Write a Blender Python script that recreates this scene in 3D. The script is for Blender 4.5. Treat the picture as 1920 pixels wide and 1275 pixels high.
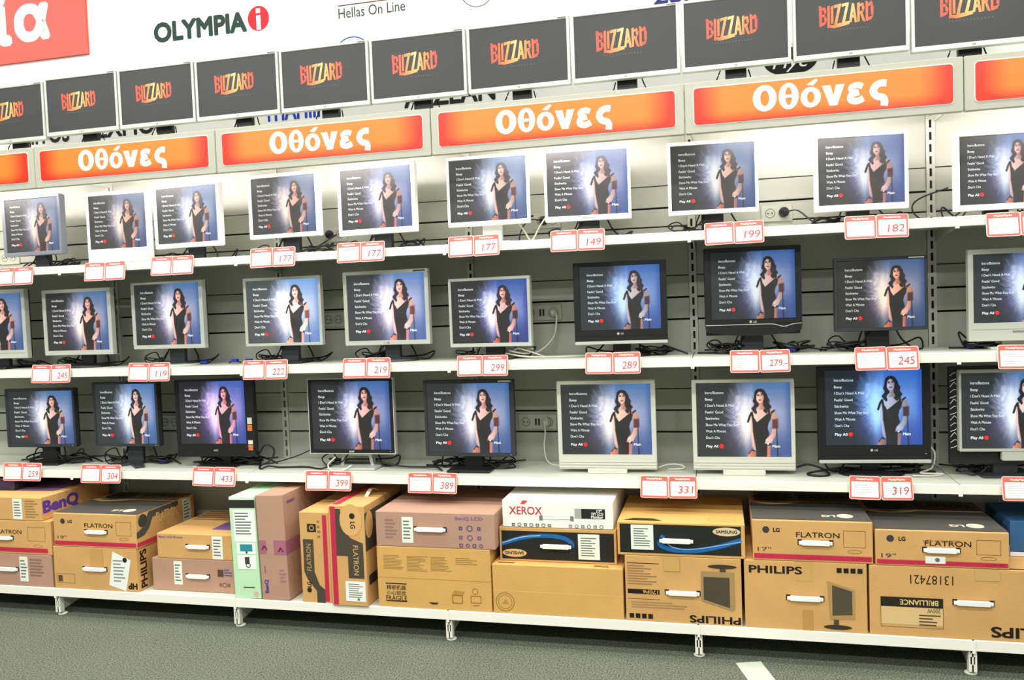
import bpy, bmesh, math, random
import numpy as np
from mathutils import Matrix, Vector

for o in list(bpy.data.objects): bpy.data.objects.remove(o)
SC = bpy.context.scene
COL = SC.collection
random.seed(7)

# ------------------------------------------------------------------ camera
F_PX = 1556.5
CAM = Vector((3.1305, -3.428, 1.4257))
yaw, pitch, roll = [math.radians(a) for a in (14.04, -2.564, -2.105)]
fw = Vector((-math.sin(yaw)*math.cos(pitch), math.cos(yaw)*math.cos(pitch), math.sin(pitch)))
rt = Vector((math.cos(yaw), math.sin(yaw), 0)); up = rt.cross(fw)
r2 = rt*math.cos(roll)+up*math.sin(roll); u2 = -rt*math.sin(roll)+up*math.cos(roll)
cd = bpy.data.cameras.new('camera'); cam = bpy.data.objects.new('camera', cd); COL.objects.link(cam)
cd.sensor_fit = 'HORIZONTAL'; cd.sensor_width = 36; cd.lens = F_PX/1920*36; cd.clip_start = .05
cam.matrix_world = Matrix(((r2.x, u2.x, -fw.x, CAM.x), (r2.y, u2.y, -fw.y, CAM.y), (r2.z, u2.z, -fw.z, CAM.z), (0, 0, 0, 1)))
SC.camera = cam

# ------------------------------------------------------------------ light and exposure
vs = SC.view_settings
vs.view_transform = 'Standard'; vs.look = 'None'; vs.gamma = 1; vs.use_curve_mapping = False
vs.exposure = 0.12
TUBE_POWER = 60.0
SCREEN_GAIN = 0.95
w = bpy.data.worlds.new('store_air'); SC.world = w; w.use_nodes = True
w.node_tree.nodes['Background'].inputs[0].default_value = (.93, 1, .93, 1)
w.node_tree.nodes['Background'].inputs[1].default_value = .31
for lx in (-1.6, 0.6, 2.8, 5.0):
    for ly, pw in ((-.65, 27), (-2.5, 56), (-4.8, 70)):
        ld = bpy.data.lights.new('ceiling_lamp', 'AREA'); ld.shape = 'RECTANGLE'; ld.size = 1.5; ld.size_y = .3
        ld.energy = pw; ld.color = (1, 1, .95)
        lo = bpy.data.objects.new('ceiling_lamp', ld); COL.objects.link(lo); lo.location = (lx, ly, 3.72)

# ------------------------------------------------------------------ colours and materials
def lin(c):
    if isinstance(c, str): c = [int(c[i:i+2], 16) for i in (0, 2, 4)]
    return tuple((v/255/12.92 if v/255 <= .04045 else ((v/255+.055)/1.055)**2.4) for v in c)
MATS = {}
def mat(name, col, rough=.5, metal=0., spec=.5, noise=0., nscale=60, bump=0., bscale=200, emit=0.):
    if name in MATS: return MATS[name]
    m = bpy.data.materials.new(name); m.use_nodes = True; nt = m.node_tree; b = nt.nodes['Principled BSDF']
    c = lin(col); b.inputs['Base Color'].default_value = (*c, 1)
    b.inputs['Roughness'].default_value = rough; b.inputs['Metallic'].default_value = metal
    b.inputs['Specular IOR Level'].default_value = spec
    if noise or bump:
        tc = nt.nodes.new('ShaderNodeTexCoord')
    if noise:
        n = nt.nodes.new('ShaderNodeTexNoise'); n.inputs['Scale'].default_value = nscale; n.inputs['Detail'].default_value = 5
        nt.links.new(tc.outputs['Object'], n.inputs['Vector'])
        r = nt.nodes.new('ShaderNodeValToRGB'); r.color_ramp.elements[0].position = .3; r.color_ramp.elements[1].position = .72
        r.color_ramp.elements[0].color = (*[max(0, v*(1-noise)) for v in c], 1); r.color_ramp.elements[1].color = (*[min(1, v*(1+noise)) for v in c], 1)
        nt.links.new(n.outputs['Fac'], r.inputs['Fac']); nt.links.new(r.outputs['Color'], b.inputs['Base Color'])
    if bump:
        n2 = nt.nodes.new('ShaderNodeTexNoise'); n2.inputs['Scale'].default_value = bscale
        nt.links.new(tc.outputs['Object'], n2.inputs['Vector'])
        bp = nt.nodes.new('ShaderNodeBump'); bp.inputs['Strength'].default_value = bump; bp.inputs['Distance'].default_value = .004
        nt.links.new(n2.outputs['Fac'], bp.inputs['Height']); nt.links.new(bp.outputs['Normal'], b.inputs['Normal'])
    if emit:
        b.inputs['Emission Color'].default_value = (*c, 1); b.inputs['Emission Strength'].default_value = emit
    MATS[name] = m; return m
def ink(col): return mat('ink_'+(col if isinstance(col, str) else '%d_%d_%d' % tuple(col)), col, .6, spec=.3)
M_WALL = mat('white_wall', 'e9e9e4', .7, noise=.02, nscale=3)
M_PANEL = mat('grey_back_panel', 'b0b2a6', .55, noise=.03, nscale=4)
M_SHELF = mat('ivory_shelf_metal', 'd3d5c7', .42, noise=.02, nscale=6)
M_RAIL = mat('ivory_rail', 'f4f2e6', .35)
M_DARK = mat('dark_hollow', '0d0d0d', .8)
M_WHITE = mat('white_plastic', 'f2f2ee', .35)
M_SILVER = mat('silver_plastic', 'c9cbc2', .32, metal=.15)
M_LGREY = mat('pale_grey_plastic', 'd6d5c8', .4)
M_GREY = mat('slate_grey_plastic', '6c6f78', .4)
M_BLACK = mat('black_plastic', '191a1b', .38)
M_DGREY = mat('charcoal_plastic', '32363a', .42)
M_CABLE = mat('black_rubber', '101010', .5)
M_CABLEW = mat('white_rubber', 'd8d6c8', .5)
M_BLUE = mat('blue_plug', '1b2f9a', .45)
M_RED = mat('red_print', 'e0453c', .5)
M_PAPER = mat('white_paper', 'fbfaf6', .7)
M_PINK = mat('card_red', 'e2665a', .5)
M_TAN = mat('tan_cardboard', 'd0a162', .75, noise=.06, nscale=7, bump=.15, bscale=120)
M_TAN2 = mat('ochre_cardboard', 'd3a55c', .75, noise=.06, nscale=6, bump=.15, bscale=120)
M_MAUVE = mat('mauve_cardboard', 'b48d77', .75, noise=.05, nscale=7, bump=.15, bscale=120)
M_BOXWHITE = mat('white_cardboard', 'efefe8', .55)
M_BOXGREEN = mat('mint_cardboard', 'bfe6bd', .55)
M_BOXBLUE = mat('blue_cardboard', '2f5f8f', .55)
M_BOXBLACK = mat('black_cardboard', '2a2530', .55)

def attr_mat(name, gain, rough, tinted=True, base=.02, lift=0.):
    m = bpy.data.materials.new(name); m.use_nodes = True; nt = m.node_tree; b = nt.nodes['Principled BSDF']
    a = nt.nodes.new('ShaderNodeVertexColor'); a.layer_name = 'Col'
    b.inputs['Base Color'].default_value = (base, base, base, 1); b.inputs['Roughness'].default_value = rough
    b.inputs['Specular IOR Level'].default_value = .5
    out = a.outputs['Color']
    if tinted:
        oi = nt.nodes.new('ShaderNodeObjectInfo')
        g = nt.nodes.new('ShaderNodeGamma'); nt.links.new(out, g.inputs['Color']); nt.links.new(oi.outputs['Alpha'], g.inputs['Gamma'])
        mx = nt.nodes.new('ShaderNodeMix'); mx.data_type = 'RGBA'; mx.blend_type = 'MULTIPLY'; mx.inputs[0].default_value = 1
        nt.links.new(g.outputs['Color'], mx.inputs[6]); nt.links.new(oi.outputs['Color'], mx.inputs[7]); out = mx.outputs[2]
    nt.links.new(out, b.inputs['Emission Color']); b.inputs['Emission Strength'].default_value = gain
    return m
M_PICTURE = attr_mat('lcd_picture', SCREEN_GAIN, .5)
M_LOGO = attr_mat('lcd_logo', 1.15, .4, tinted=False)
M_MENU = mat('lcd_menu_text', '9aa0a4', .4, emit=.7)
_nt = M_MENU.node_tree; _oi = _nt.nodes.new('ShaderNodeObjectInfo'); _nt.links.new(_oi.outputs['Color'], _nt.nodes['Principled BSDF'].inputs['Emission Color'])
M_BALL = mat('lcd_red_ball', 'f02020', .4, emit=.8)

# ------------------------------------------------------------------ mesh helpers
class MB:
    def __init__(s): s.v = []; s.f = []; s.mi = []; s.cur = 0
    def add(s, vs_, fs):
        n = len(s.v); s.v += [tuple(p) for p in vs_]; s.f += [tuple(i+n for i in f) for f in fs]; s.mi += [s.cur]*len(fs); return s
    def box(s, x0, x1, y0, y1, z0, z1):
        return s.add([(x0,y0,z0),(x1,y0,z0),(x1,y1,z0),(x0,y1,z0),(x0,y0,z1),(x1,y0,z1),(x1,y1,z1),(x0,y1,z1)],
                     [(0,3,2,1),(4,5,6,7),(0,1,5,4),(1,2,6,5),(2,3,7,6),(3,0,4,7)])
    def cbox(s, x0, x1, y0, y1, z0, z1, c=.004):
        """box with chamfered vertical outline seen from the front (octagon in xz, bevelled to the front)"""
        def ring(y, i):
            a, b, cc, d = x0+i, x1-i, z0+i, z1-i
            return [(a+c,y,cc),(b-c,y,cc),(b,y,cc+c),(b,y,d-c),(b-c,y,d),(a+c,y,d),(a,y,d-c),(a,y,cc+c)]
        vs_ = ring(y0, c*.6)+ring(y0+c, 0)+ring(y1, 0); fs = [tuple(range(7,-1,-1))[::-1]]
        for k in (0, 8):
            for i in range(8): j = (i+1) % 8; fs.append((k+i, k+8+i, k+8+j, k+j))
        fs.append(tuple(range(23, 15, -1)))
        return s.add(vs_, fs)
    def prism(s, pts, y0, y1):
        n = len(pts); v = [(x,y0,z) for x,z in pts]+[(x,y1,z) for x,z in pts]
        return s.add(v, [tuple(range(n)), tuple(range(2*n-1,n-1,-1))]+[(i,i+n,(i+1)%n+n,(i+1)%n) for i in range(n)])
    def lathe(s, prof, c=(0,0,0), n=20, sx=1, sy=1):
        v = []; f = []
        for r, z in prof:
            for i in range(n): a = 2*math.pi*i/n; v.append((c[0]+r*sx*math.cos(a), c[1]+r*sy*math.sin(a), c[2]+z))
        for k in range(len(prof)-1):
            for i in range(n): j = (i+1)%n; f.append((k*n+i,k*n+j,(k+1)*n+j,(k+1)*n+i))
        f.append(tuple(range(n))[::-1]); f.append(tuple((len(prof)-1)*n+i for i in range(n)))
        return s.add(v, f)
    def tube(s, pts, r, n=6):
        pts = [Vector(p) for p in pts]; v = []; f = []
        for i, p in enumerate(pts):
            t = (pts[min(i+1,len(pts)-1)]-pts[max(i-1,0)]).normalized()
            a = Vector((0,0,1)) if abs(t.z) < .9 else Vector((1,0,0))
            u = t.cross(a).normalized(); q = t.cross(u)
            for k in range(n): an = 2*math.pi*k/n; v.append(p+u*r*math.cos(an)+q*r*math.sin(an))
        for i in range(len(pts)-1):
            for k in range(n): j = (k+1)%n; f.append((i*n+k,i*n+j,(i+1)*n+j,(i+1)*n+k))
        f.append(tuple(range(n))[::-1]); f.append(tuple((len(pts)-1)*n+k for k in range(n)))
        return s.add(v, f)
    def mesh(s, name, *mats):
        me = bpy.data.meshes.new(name); me.from_pydata(s.v, [], s.f)
        for m in mats: me.materials.append(m)
        if len(mats) > 1: me.polygons.foreach_set('material_index', s.mi)
        bm = bmesh.new(); bm.from_mesh(me); bmesh.ops.recalc_face_normals(bm, faces=bm.faces); bm.to_mesh(me); bm.free()
        return me
    def build(s, name, m, parent=None, smooth=False):
        o = link(name, s.mesh(name, m), parent)
        if smooth:
            for p in o.data.polygons: p.use_smooth = True
        return o
def link(name, data, parent=None):
    o = bpy.data.objects.new(name, data); COL.objects.link(o)
    if parent: o.parent = parent
    return o
def tag(o, label, cat, group=None, kind=None):
    if label: o['label'] = label
    if cat: o['category'] = cat
    if group: o['group'] = group
    if kind: o['kind'] = kind
    return o
def thing(name, label, cat, loc=(0,0,0), rz=0, group=None):
    o = link(name, None); o.location = loc; o.rotation_euler = (0,0,rz); o.empty_display_size = .05
    return tag(o, label, cat, group)
def struct(name, mb, m): return tag(mb.build(name, m), None, None, kind='structure')
def spline(pts, n=8):
    P = [Vector(p) for p in pts]; P = [P[0]*2-P[1]]+P+[P[-1]*2-P[-2]]; out = []
    for i in range(1, len(P)-2):
        for k in range(n):
            t = k/n; a,b,c,d = P[i-1],P[i],P[i+1],P[i+2]
            out.append(.5*((2*b)+(c-a)*t+(2*a-5*b+4*c-d)*t*t+(3*b-a-3*c+d)*t**3))
    return out+[P[-2]]
ORD = ['first','second','third','fourth','fifth','sixth','seventh','eighth','ninth','tenth','eleventh','twelfth']

# text as flat geometry -------------------------------------------------
_tc = {}
def text_geo(s):
    """vertices (x, y) and faces of a string set in one em"""
    if s in _tc: return _tc[s]
    cu = bpy.data.curves.new('t', 'FONT'); cu.body = s; cu.size = 1; cu.resolution_u = 3; cu.fill_mode = 'FRONT'
    o = bpy.data.objects.new('t', cu); me = bpy.data.meshes.new_from_object(o)
    v = np.array([tuple(p.co)[:2] for p in me.vertices]) if len(me.vertices) else np.zeros((1, 2))
    f = [tuple(p.vertices) for p in me.polygons]
    bpy.data.objects.remove(o); bpy.data.curves.remove(cu); bpy.data.meshes.remove(me)
    _tc[s] = (v-np.array([v[:,0].min(), 0]), f); return _tc[s]
def text_pts(s, h, wd=None, bold=0., rot=0, shear=0., align='c'):
    """text laid out in metres round its centre (align c) or from its left baseline (align l); bold lays shifted copies over each other"""
    v, f = text_geo(s); v = v.copy(); dep = []
    if bold > 0:
        n = 8 if bold > .025 else 4; V, Fc = [], []
        for i in range(n):
            a = 2*math.pi*(i+.5)/n; Fc += [tuple(q+i*len(v) for q in g) for g in f]; V.append(v+bold*np.array([math.cos(a), math.sin(a)])); dep.append(np.full(len(v), i*2.5e-5))
        v, f = np.concatenate(V), Fc
    ymin, ymax = v[:,1].min(), v[:,1].max(); v[:,0] -= v[:,0].min(); ww = max(v[:,0].max(), 1e-6)
    k = h/max(ymax-ymin, 1e-6) if align == 'c' else h/.73
    v[:,0] += v[:,1]*shear
    v[:,0] *= (wd/ww if wd else k); v[:,1] *= k
    if align == 'c': v -= (v.max(0)+v.min(0))/2
    c, s_ = math.cos(math.radians(rot)), math.sin(math.radians(rot))
    return np.stack([v[:,0]*c-v[:,1]*s_, v[:,0]*s_+v[:,1]*c, np.concatenate(dep) if dep else np.zeros(len(v))], 1), f

# ------------------------------------------------------------------ measures of the place
Z1, Z2, Z3, Z0 = 1.686, 1.177, .676, .137          # shelf surfaces
D, DB = .377, .155                                  # back panel plane, front of the base shelf
BX = [-1.0, 0.005, .975, 1.988, 3.022, 4.0, 5.0]    # joints between the bays

# ------------------------------------------------------------------ setting
struct('floor', MB().box(-6, 10, -9, .6, -.05, 0), None)
fm = bpy.data.materials.new('grey_carpet'); fm.use_nodes = True; nt = fm.node_tree; b = nt.nodes['Principled BSDF']
tc = nt.nodes.new('ShaderNodeTexCoord')
n1 = nt.nodes.new('ShaderNodeTexNoise'); n1.inputs['Scale'].default_value = 165; n1.inputs['Detail'].default_value = 3
n2 = nt.nodes.new('ShaderNodeTexNoise'); n2.inputs['Scale'].default_value = 2.2; n2.inputs['Detail'].default_value = 4
for n in (n1, n2): nt.links.new(tc.outputs['Object'], n.inputs['Vector'])
rp = nt.nodes.new('ShaderNodeValToRGB'); rp.color_ramp.elements[0].position = .36; rp.color_ramp.elements[1].position = .66
rp.color_ramp.elements[0].color = (*lin('454b42'), 1); rp.color_ramp.elements[1].color = (*lin('888d7e'), 1)
nt.links.new(n1.outputs['Fac'], rp.inputs['Fac'])
mx = nt.nodes.new('ShaderNodeMix'); mx.data_type = 'RGBA'; mx.blend_type = 'MULTIPLY'; mx.inputs[0].default_value = .25
nt.links.new(rp.outputs['Color'], mx.inputs[6]); nt.links.new(n2.outputs['Fac'], mx.inputs[7]); nt.links.new(mx.outputs[2], b.inputs['Base Color'])
b.inputs['Roughness'].default_value = .95; b.inputs['Specular IOR Level'].default_value = .1
bp = nt.nodes.new('ShaderNodeBump'); bp.inputs['Strength'].default_value = .6; bp.inputs['Distance'].default_value = .006
nt.links.new(n1.outputs['Fac'], bp.inputs['Height']); nt.links.new(bp.outputs['Normal'], b.inputs['Normal'])
fl = bpy.data.objects['floor']; fl.data.materials.clear(); fl.data.materials.append(fm)
struct('wall_back', MB().box(-6, 10, .425, .6, 0, 3.8), M_WALL)
struct('ceiling', MB().box(-6, 10, -9, .6, 3.8, 3.9), mat('white_ceiling', 'f0f0ea', .9))
tp = MB().add([(3.161,-.17,.0006),(3.255,-.14,.0006),(3.62,-1.4,.0006),(3.525,-1.42,.0006),(3.161,-.17,.002),(3.255,-.14,.002),(3.62,-1.4,.002),(3.525,-1.42,.002)],
              [(0,1,2,3),(4,5,6,7),(0,1,5,4),(1,2,6,5),(2,3,7,6),(3,0,4,7)]).build('floor_tape', mat('pale_tape', 'c3cabb', .7, noise=.05))
tag(tp, 'pale strip of tape stuck on the grey carpet', 'tape')

# ------------------------------------------------------------------ shelving bays
GROOVES = [(.36, .004), (.814, .008), (.913, .008), (1.011, .004), (1.325, .008), (1.424, .008), (1.522, .004), (1.742, .006), (1.826, .008), (1.924, .004)]
place_word = ['leftmost', 'second from the left', 'third from the left', 'fourth from the left', 'fifth from the left', 'rightmost']
M_UPR = mat('upright_metal', 'c4c4b9', .5)
HEXA = [(0,1,2,3),(4,5,6,7),(0,1,5,4),(1,2,6,5),(2,3,7,6),(3,0,4,7)]
for k in range(6):
    xa, xb = BX[k], BX[k+1]; W = xb-xa
    t = thing('display_rack', 'grey slatted rack back with slotted upright on its left edge, '+place_word[k], 'rack', (xa, 0, 0), 0, 'slatted rack backs')
    zz = [(0.02, 0)]+GROOVES+[(2.19, 0)]
    for (za, ga), (zb, gb) in zip(zz[:-1], zz[1:]):
        MB().cbox(.018, W-.018, D, D+.018, za+ga/2, zb-gb/2, .0015).build('back_panel', M_PANEL, t)
    MB().box(.0, W, D+.019, D+.03, .02, 2.19).build('backing', M_DARK, t)
    m = MB()
    m.box(-.017, -.005, D-.006, D+.03, 0, 2.19); m.box(.005, .017, D-.006, D+.03, 0, 2.19)
    z = .02
    while z < 2.15:
        m.box(-.005, .005, D-.006, D-.002, z, z+.017); z += .05
    u = m.build('upright', M_UPR, t)
    MB().box(-.005, .005, D+.004, D+.012, .01, 2.19).build('slot_channel', M_DARK, u)
    for z, lv in ((Z1, 'top'), (Z2, 'middle'), (Z3, 'bottom')):
        s = thing('shelf_board', 'ivory metal shelf board on the %s level, %s' % (lv, place_word[k]), 'shelf', (xa, 0, z), 0, 'shelf boards on the %s level' % lv)
        MB().box(.002, W-.002, .004, D-.008, -.022, 0).build('board', M_SHELF, s)
        MB().cbox(.002, W-.002, -.006, .004, -.037, .001, .0025).build('price_rail', M_RAIL, s)
        MB().box(-.006, .008, -.009, -.0055, -.044, -.002).build('joint_clip', M_RAIL, s)
        br = MB(); br.add([(.012,.03,-.022),(.012,D-.007,-.022),(.012,D-.007,-.07),(.012,.03,-.034),(.016,.03,-.022),(.016,D-.007,-.022),(.016,D-.007,-.07),(.016,.03,-.034)], HEXA); br.build('shelf_bracket', M_UPR, s)
    s = thing('base_shelf', 'ivory metal base shelf on a slotted foot under the boxes, '+place_word[k], 'shelf', (xa, 0, 0), 0, 'base shelves near the floor')
    MB().box(.002, W-.002, -DB+.01, D-.008, Z0-.025, Z0).build('board', M_SHELF, s)
    MB().cbox(.002, W-.002, -DB, -DB+.01, Z0-.04, Z0+.001, .003).build('front_rail', M_RAIL, s)
    MB().box(-.004, .006, -DB-.003, -DB+.0005, Z0-.047, Z0-.001).build('joint_clip', M_RAIL, s)
    m = MB(); y0 = -DB+.012
    m.box(-.014, -.008, y0, y0+.025, .016, Z0-.026); m.box(.008, .014, y0, y0+.025, .016, Z0-.026); m.box(-.0025, .0025, y0, y0+.004, .016, Z0-.026)
    for za, zb in ((.016, .042), (.072, .085), (.105, Z0-.026)): m.box(-.008, .008, y0, y0+.004, za, zb)
    m.box(-.012, .012, y0+.02, y0+.025, .016, Z0-.026)
    lg = m.build('leg', M_RAIL, s)
    MB().box(-.008, .008, y0+.008, y0+.012, .02, Z0-.03).build('slot_channel', M_DARK, lg)
    g = MB(); ya = y0+.025; yb = D-.012
    g.add([(-.003,ya,.02),(-.003,ya,Z0-.026),(-.003,yb,Z0-.026),(-.003,yb,.085),(.003,ya,.02),(.003,ya,Z0-.026),(.003,yb,Z0-.026),(.003,yb,.085)], HEXA); g.build('gusset', M_SHELF, lg)
    MB().lathe([(.022,0),(.022,.003),(.016,.007),(.006,.009),(.006,.03)], (0, y0+.03, 0), 18).build('foot_disc', M_RAIL, lg, True)

# ------------------------------------------------------------------ header signs
sm = bpy.data.materials.new('orange_sign_print'); sm.use_nodes = True; nt = sm.node_tree; b = nt.nodes['Principled BSDF']
tc = nt.nodes.new('ShaderNodeTexCoord'); sp = nt.nodes.new('ShaderNodeSeparateXYZ'); nt.links.new(tc.outputs['Generated'], sp.inputs[0])
def mnode(op, a, b_=None):
    n = nt.nodes.new('ShaderNodeMath'); n.operation = op
    for i, q in enumerate((a, b_)):
        if q is None: continue
        if isinstance(q, (int, float)): n.inputs[i].default_value = q
        else: nt.links.new(q, n.inputs[i])
    return n.outputs[0]
dx = mnode('MULTIPLY', mnode('MAXIMUM', mnode('SUBTRACT', mnode('ABSOLUTE', mnode('SUBTRACT', sp.outputs['X'], .5)), .36), 0), 7.5)
dz = mnode('MULTIPLY', mnode('MAXIMUM', mnode('SUBTRACT', .36, sp.outputs['Z']), 0), 2.3)
dd = mnode('POWER', mnode('ADD', mnode('POWER', dx, 2), mnode('POWER', dz, 2)), .5)
rp = nt.nodes.new('ShaderNodeValToRGB'); rp.color_ramp.elements[0].position = .12; rp.color_ramp.elements[1].position = .9
rp.color_ramp.elements[0].color = (*lin('f5812c'), 1); rp.color_ramp.elements[1].color = (*lin('ec2c12'), 1)
nt.links.new(dd, rp.inputs['Fac']); nt.links.new(rp.outputs['Color'], b.inputs['Base Color']); b.inputs['Roughness'].default_value = .35
M_FASCIA = mat('pale_grey_fascia', 'b7b6a8', .45)
def rrect(x0, x1, z0, z1, r, n=4):
    p = []
    for cx, cz, a0 in ((x1-r, z0+r, -90), (x1-r, z1-r, 0), (x0+r, z1-r, 90), (x0+r, z0+r, 180)):
        for i in range(n+1): a = math.radians(a0+90*i/n); p.append((cx+r*math.cos(a), cz+r*math.sin(a)))
    return p
def flat_text(name, s, h, cx, cz, y, m, parent, wd=None, bold=0., rot=0, shear=0., thick=0., align='c'):
    v, f = text_pts(s, h, wd, bold, rot, shear, align)
    me = bpy.data.meshes.new(name); me.from_pydata([(cx+p[0], y-p[2], cz+p[1]) for p in v], [], f); me.materials.append(m)
    return link(name, me, parent)
# heavy rounded Greek capitals and small letters of the signs, drawn as outlines (unit = cap height)
def sign_letters(k):
    out = []
    def el(cx, cz, rx, rz, n=28): return [(cx+rx*math.cos(2*math.pi*i/n), cz+rz*math.sin(2*math.pi*i/n)) for i in range(n)]
    def ring(mb, cx, cz, rx, rz, ix, iz, d=0):
        a, b_ = el(cx, cz, rx, rz), el(cx, cz, ix, iz); n = len(a)
        mb.add([(p[0]*k, -d, p[1]*k) for p in a+b_], [(i, (i+1) % n, (i+1) % n+n, i+n) for i in range(n)])
    def stroke(mb, pts, th, d=0):
        P = spline([(x, z, 0) for x, z in pts], 6); v = []
        for i, p in enumerate(P):
            q = (P[min(i+1, len(P)-1)]-P[max(i-1, 0)]).normalized(); v += [((p.x-q.y*th)*k, -d, (p.y+q.x*th)*k), ((p.x+q.y*th)*k, -d, (p.y-q.x*th)*k)]
        mb.add(v, [(2*i, 2*i+1, 2*i+3, 2*i+2) for i in range(len(P)-1)])
    def quad(mb, pts, d=0): mb.add([(x*k, -d, z*k) for x, z in pts], [tuple(range(len(pts)))])
    def done(nm_, mb): 
        me = bpy.data.meshes.new('letter'); me.from_pydata(mb.v, [], mb.f); me.materials.append(M_SIGNTXT); out.append((nm_, me))
    mb = MB(); ring(mb, .46, .5, .46, .52, .17, .31); done('o', mb)
    mb = MB(); ring(mb, 1.37, .5, .38, .52, .13, .35); quad(mb, [(1.2,.44),(1.54,.44),(1.54,.56),(1.2,.56)], 3e-5); done('th', mb)
    mb = MB(); ring(mb, 2.2, .38, .38, .4, .14, .22); quad(mb, [(2.06,.88),(2.3,.82),(2.48,1.02),(2.42,1.08),(2.3,1.04)], 3e-5); done('om', mb)
    mb = MB(); quad(mb, [(2.62,.78),(2.94,.78),(3.04,.36),(3.14,.78),(3.46,.78),(3.18,-.02),(2.9,-.02)]); done('n', mb)
    mb = MB(); stroke(mb, [(4.12,.62),(3.92,.69),(3.72,.62),(3.75,.46),(3.95,.41)], .115); stroke(mb, [(3.98,.41),(3.72,.34),(3.68,.14),(3.9,.07),(4.14,.16)], .125, 3e-5); done('e', mb)
    mb = MB(); stroke(mb, [(4.98,.66),(4.78,.68),(4.58,.58),(4.5,.38),(4.62,.2),(4.84,.12),(4.9,-.02),(4.88,-.2)], .135); done('s', mb)
    return out
M_SIGNTXT = mat('white_sign_letters', 'ffffff', .4)
SIGN_LETTERS = sign_letters(.094)
M_TUBE = mat('tube_glow', 'fff7f6', .4, emit=TUBE_POWER)
M_SIGNTXT = mat('white_sign_letters', 'ffffff', .4)
for k in range(6):
    xa, xb = BX[k], BX[k+1]; W = xb-xa
    t = thing('header_sign', 'orange header sign in pale grey fascia above the shelves, '+place_word[k], 'sign', (xa, 0, 2.05), 0, 'orange header signs')
    m = MB(); pts = rrect(.036, W-.036, .032, .17, .012)
    # fascia front with a raised rim round the panel
    MB().cbox(.001, W-.001, -.12, -.1, 0, .195, .004).build('fascia', M_FASCIA, t)
    MB().box(.0, W, -.098, D+.04, .15, .168).build('top_board', M_SHELF, t)
    MB().box(.012, .018, -.1, D-.012, .06, .15).build('canopy_bracket', M_SHELF, t)
    MB().prism(rrect(.033, W-.033, .029, .173, .014), -.1215, -.119).build('sign_frame', M_WHITE, t)
    MB().prism(pts, -.1235, -.1205).build('sign_panel', sm, t)
    for nm_, me in SIGN_LETTERS:
        o = link('letter', me, t); o.location = (W/2-.236, -.1242, .062)
    # fluorescent tube behind the fascia
    m = MB(); m.tube([(W/2-.36, -.012, .07), (W/2+.36, -.012, .07)], .013, 12); m.build('fluorescent_tube', M_TUBE, t, True)
    m = MB(); m.box(W/2-.4, W/2+.4, -.042, .018, .095, .15); m.box(W/2-.385, W/2-.36, -.032, .008, .05, .1); m.box(W/2+.36, W/2+.385, -.032, .008, .05, .1)
    m.build('tube_holder', M_WHITE, t)

# ------------------------------------------------------------------ the picture on the screens
def seg_sd(X, Y, P):
    P = np.array(P, float); n = len(P); d = np.full(X.shape, 9.); ins = np.zeros(X.shape, bool)
    for i in range(n):
        ax, ay = P[i]; bx, by = P[(i+1) % n]; ex, ey = bx-ax, by-ay
        t = np.clip(((X-ax)*ex+(Y-ay)*ey)/(ex*ex+ey*ey+1e-12), 0, 1)
        d = np.minimum(d, np.hypot(X-ax-t*ex, Y-ay-t*ey))
        c = ((ay > Y) != (by > Y)) & (X < (bx-ax)*(Y-ay)/(by-ay+1e-12)+ax); ins ^= c
    return np.where(ins, -d, d)
def value_noise(X, Y, seed):
    rng = np.random.RandomState(seed); g = rng.rand(64, 64); xi = np.floor(X).astype(int); yi = np.floor(Y).astype(int); fx = X-xi; fy = Y-yi
    fx = fx*fx*(3-2*fx); fy = fy*fy*(3-2*fy); q = lambda a, b_: g[a % 64, b_ % 64]
    return (q(xi,yi)*(1-fx)+q(xi+1,yi)*fx)*(1-fy)+(q(xi,yi+1)*(1-fx)+q(xi+1,yi+1)*fx)*fy
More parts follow.
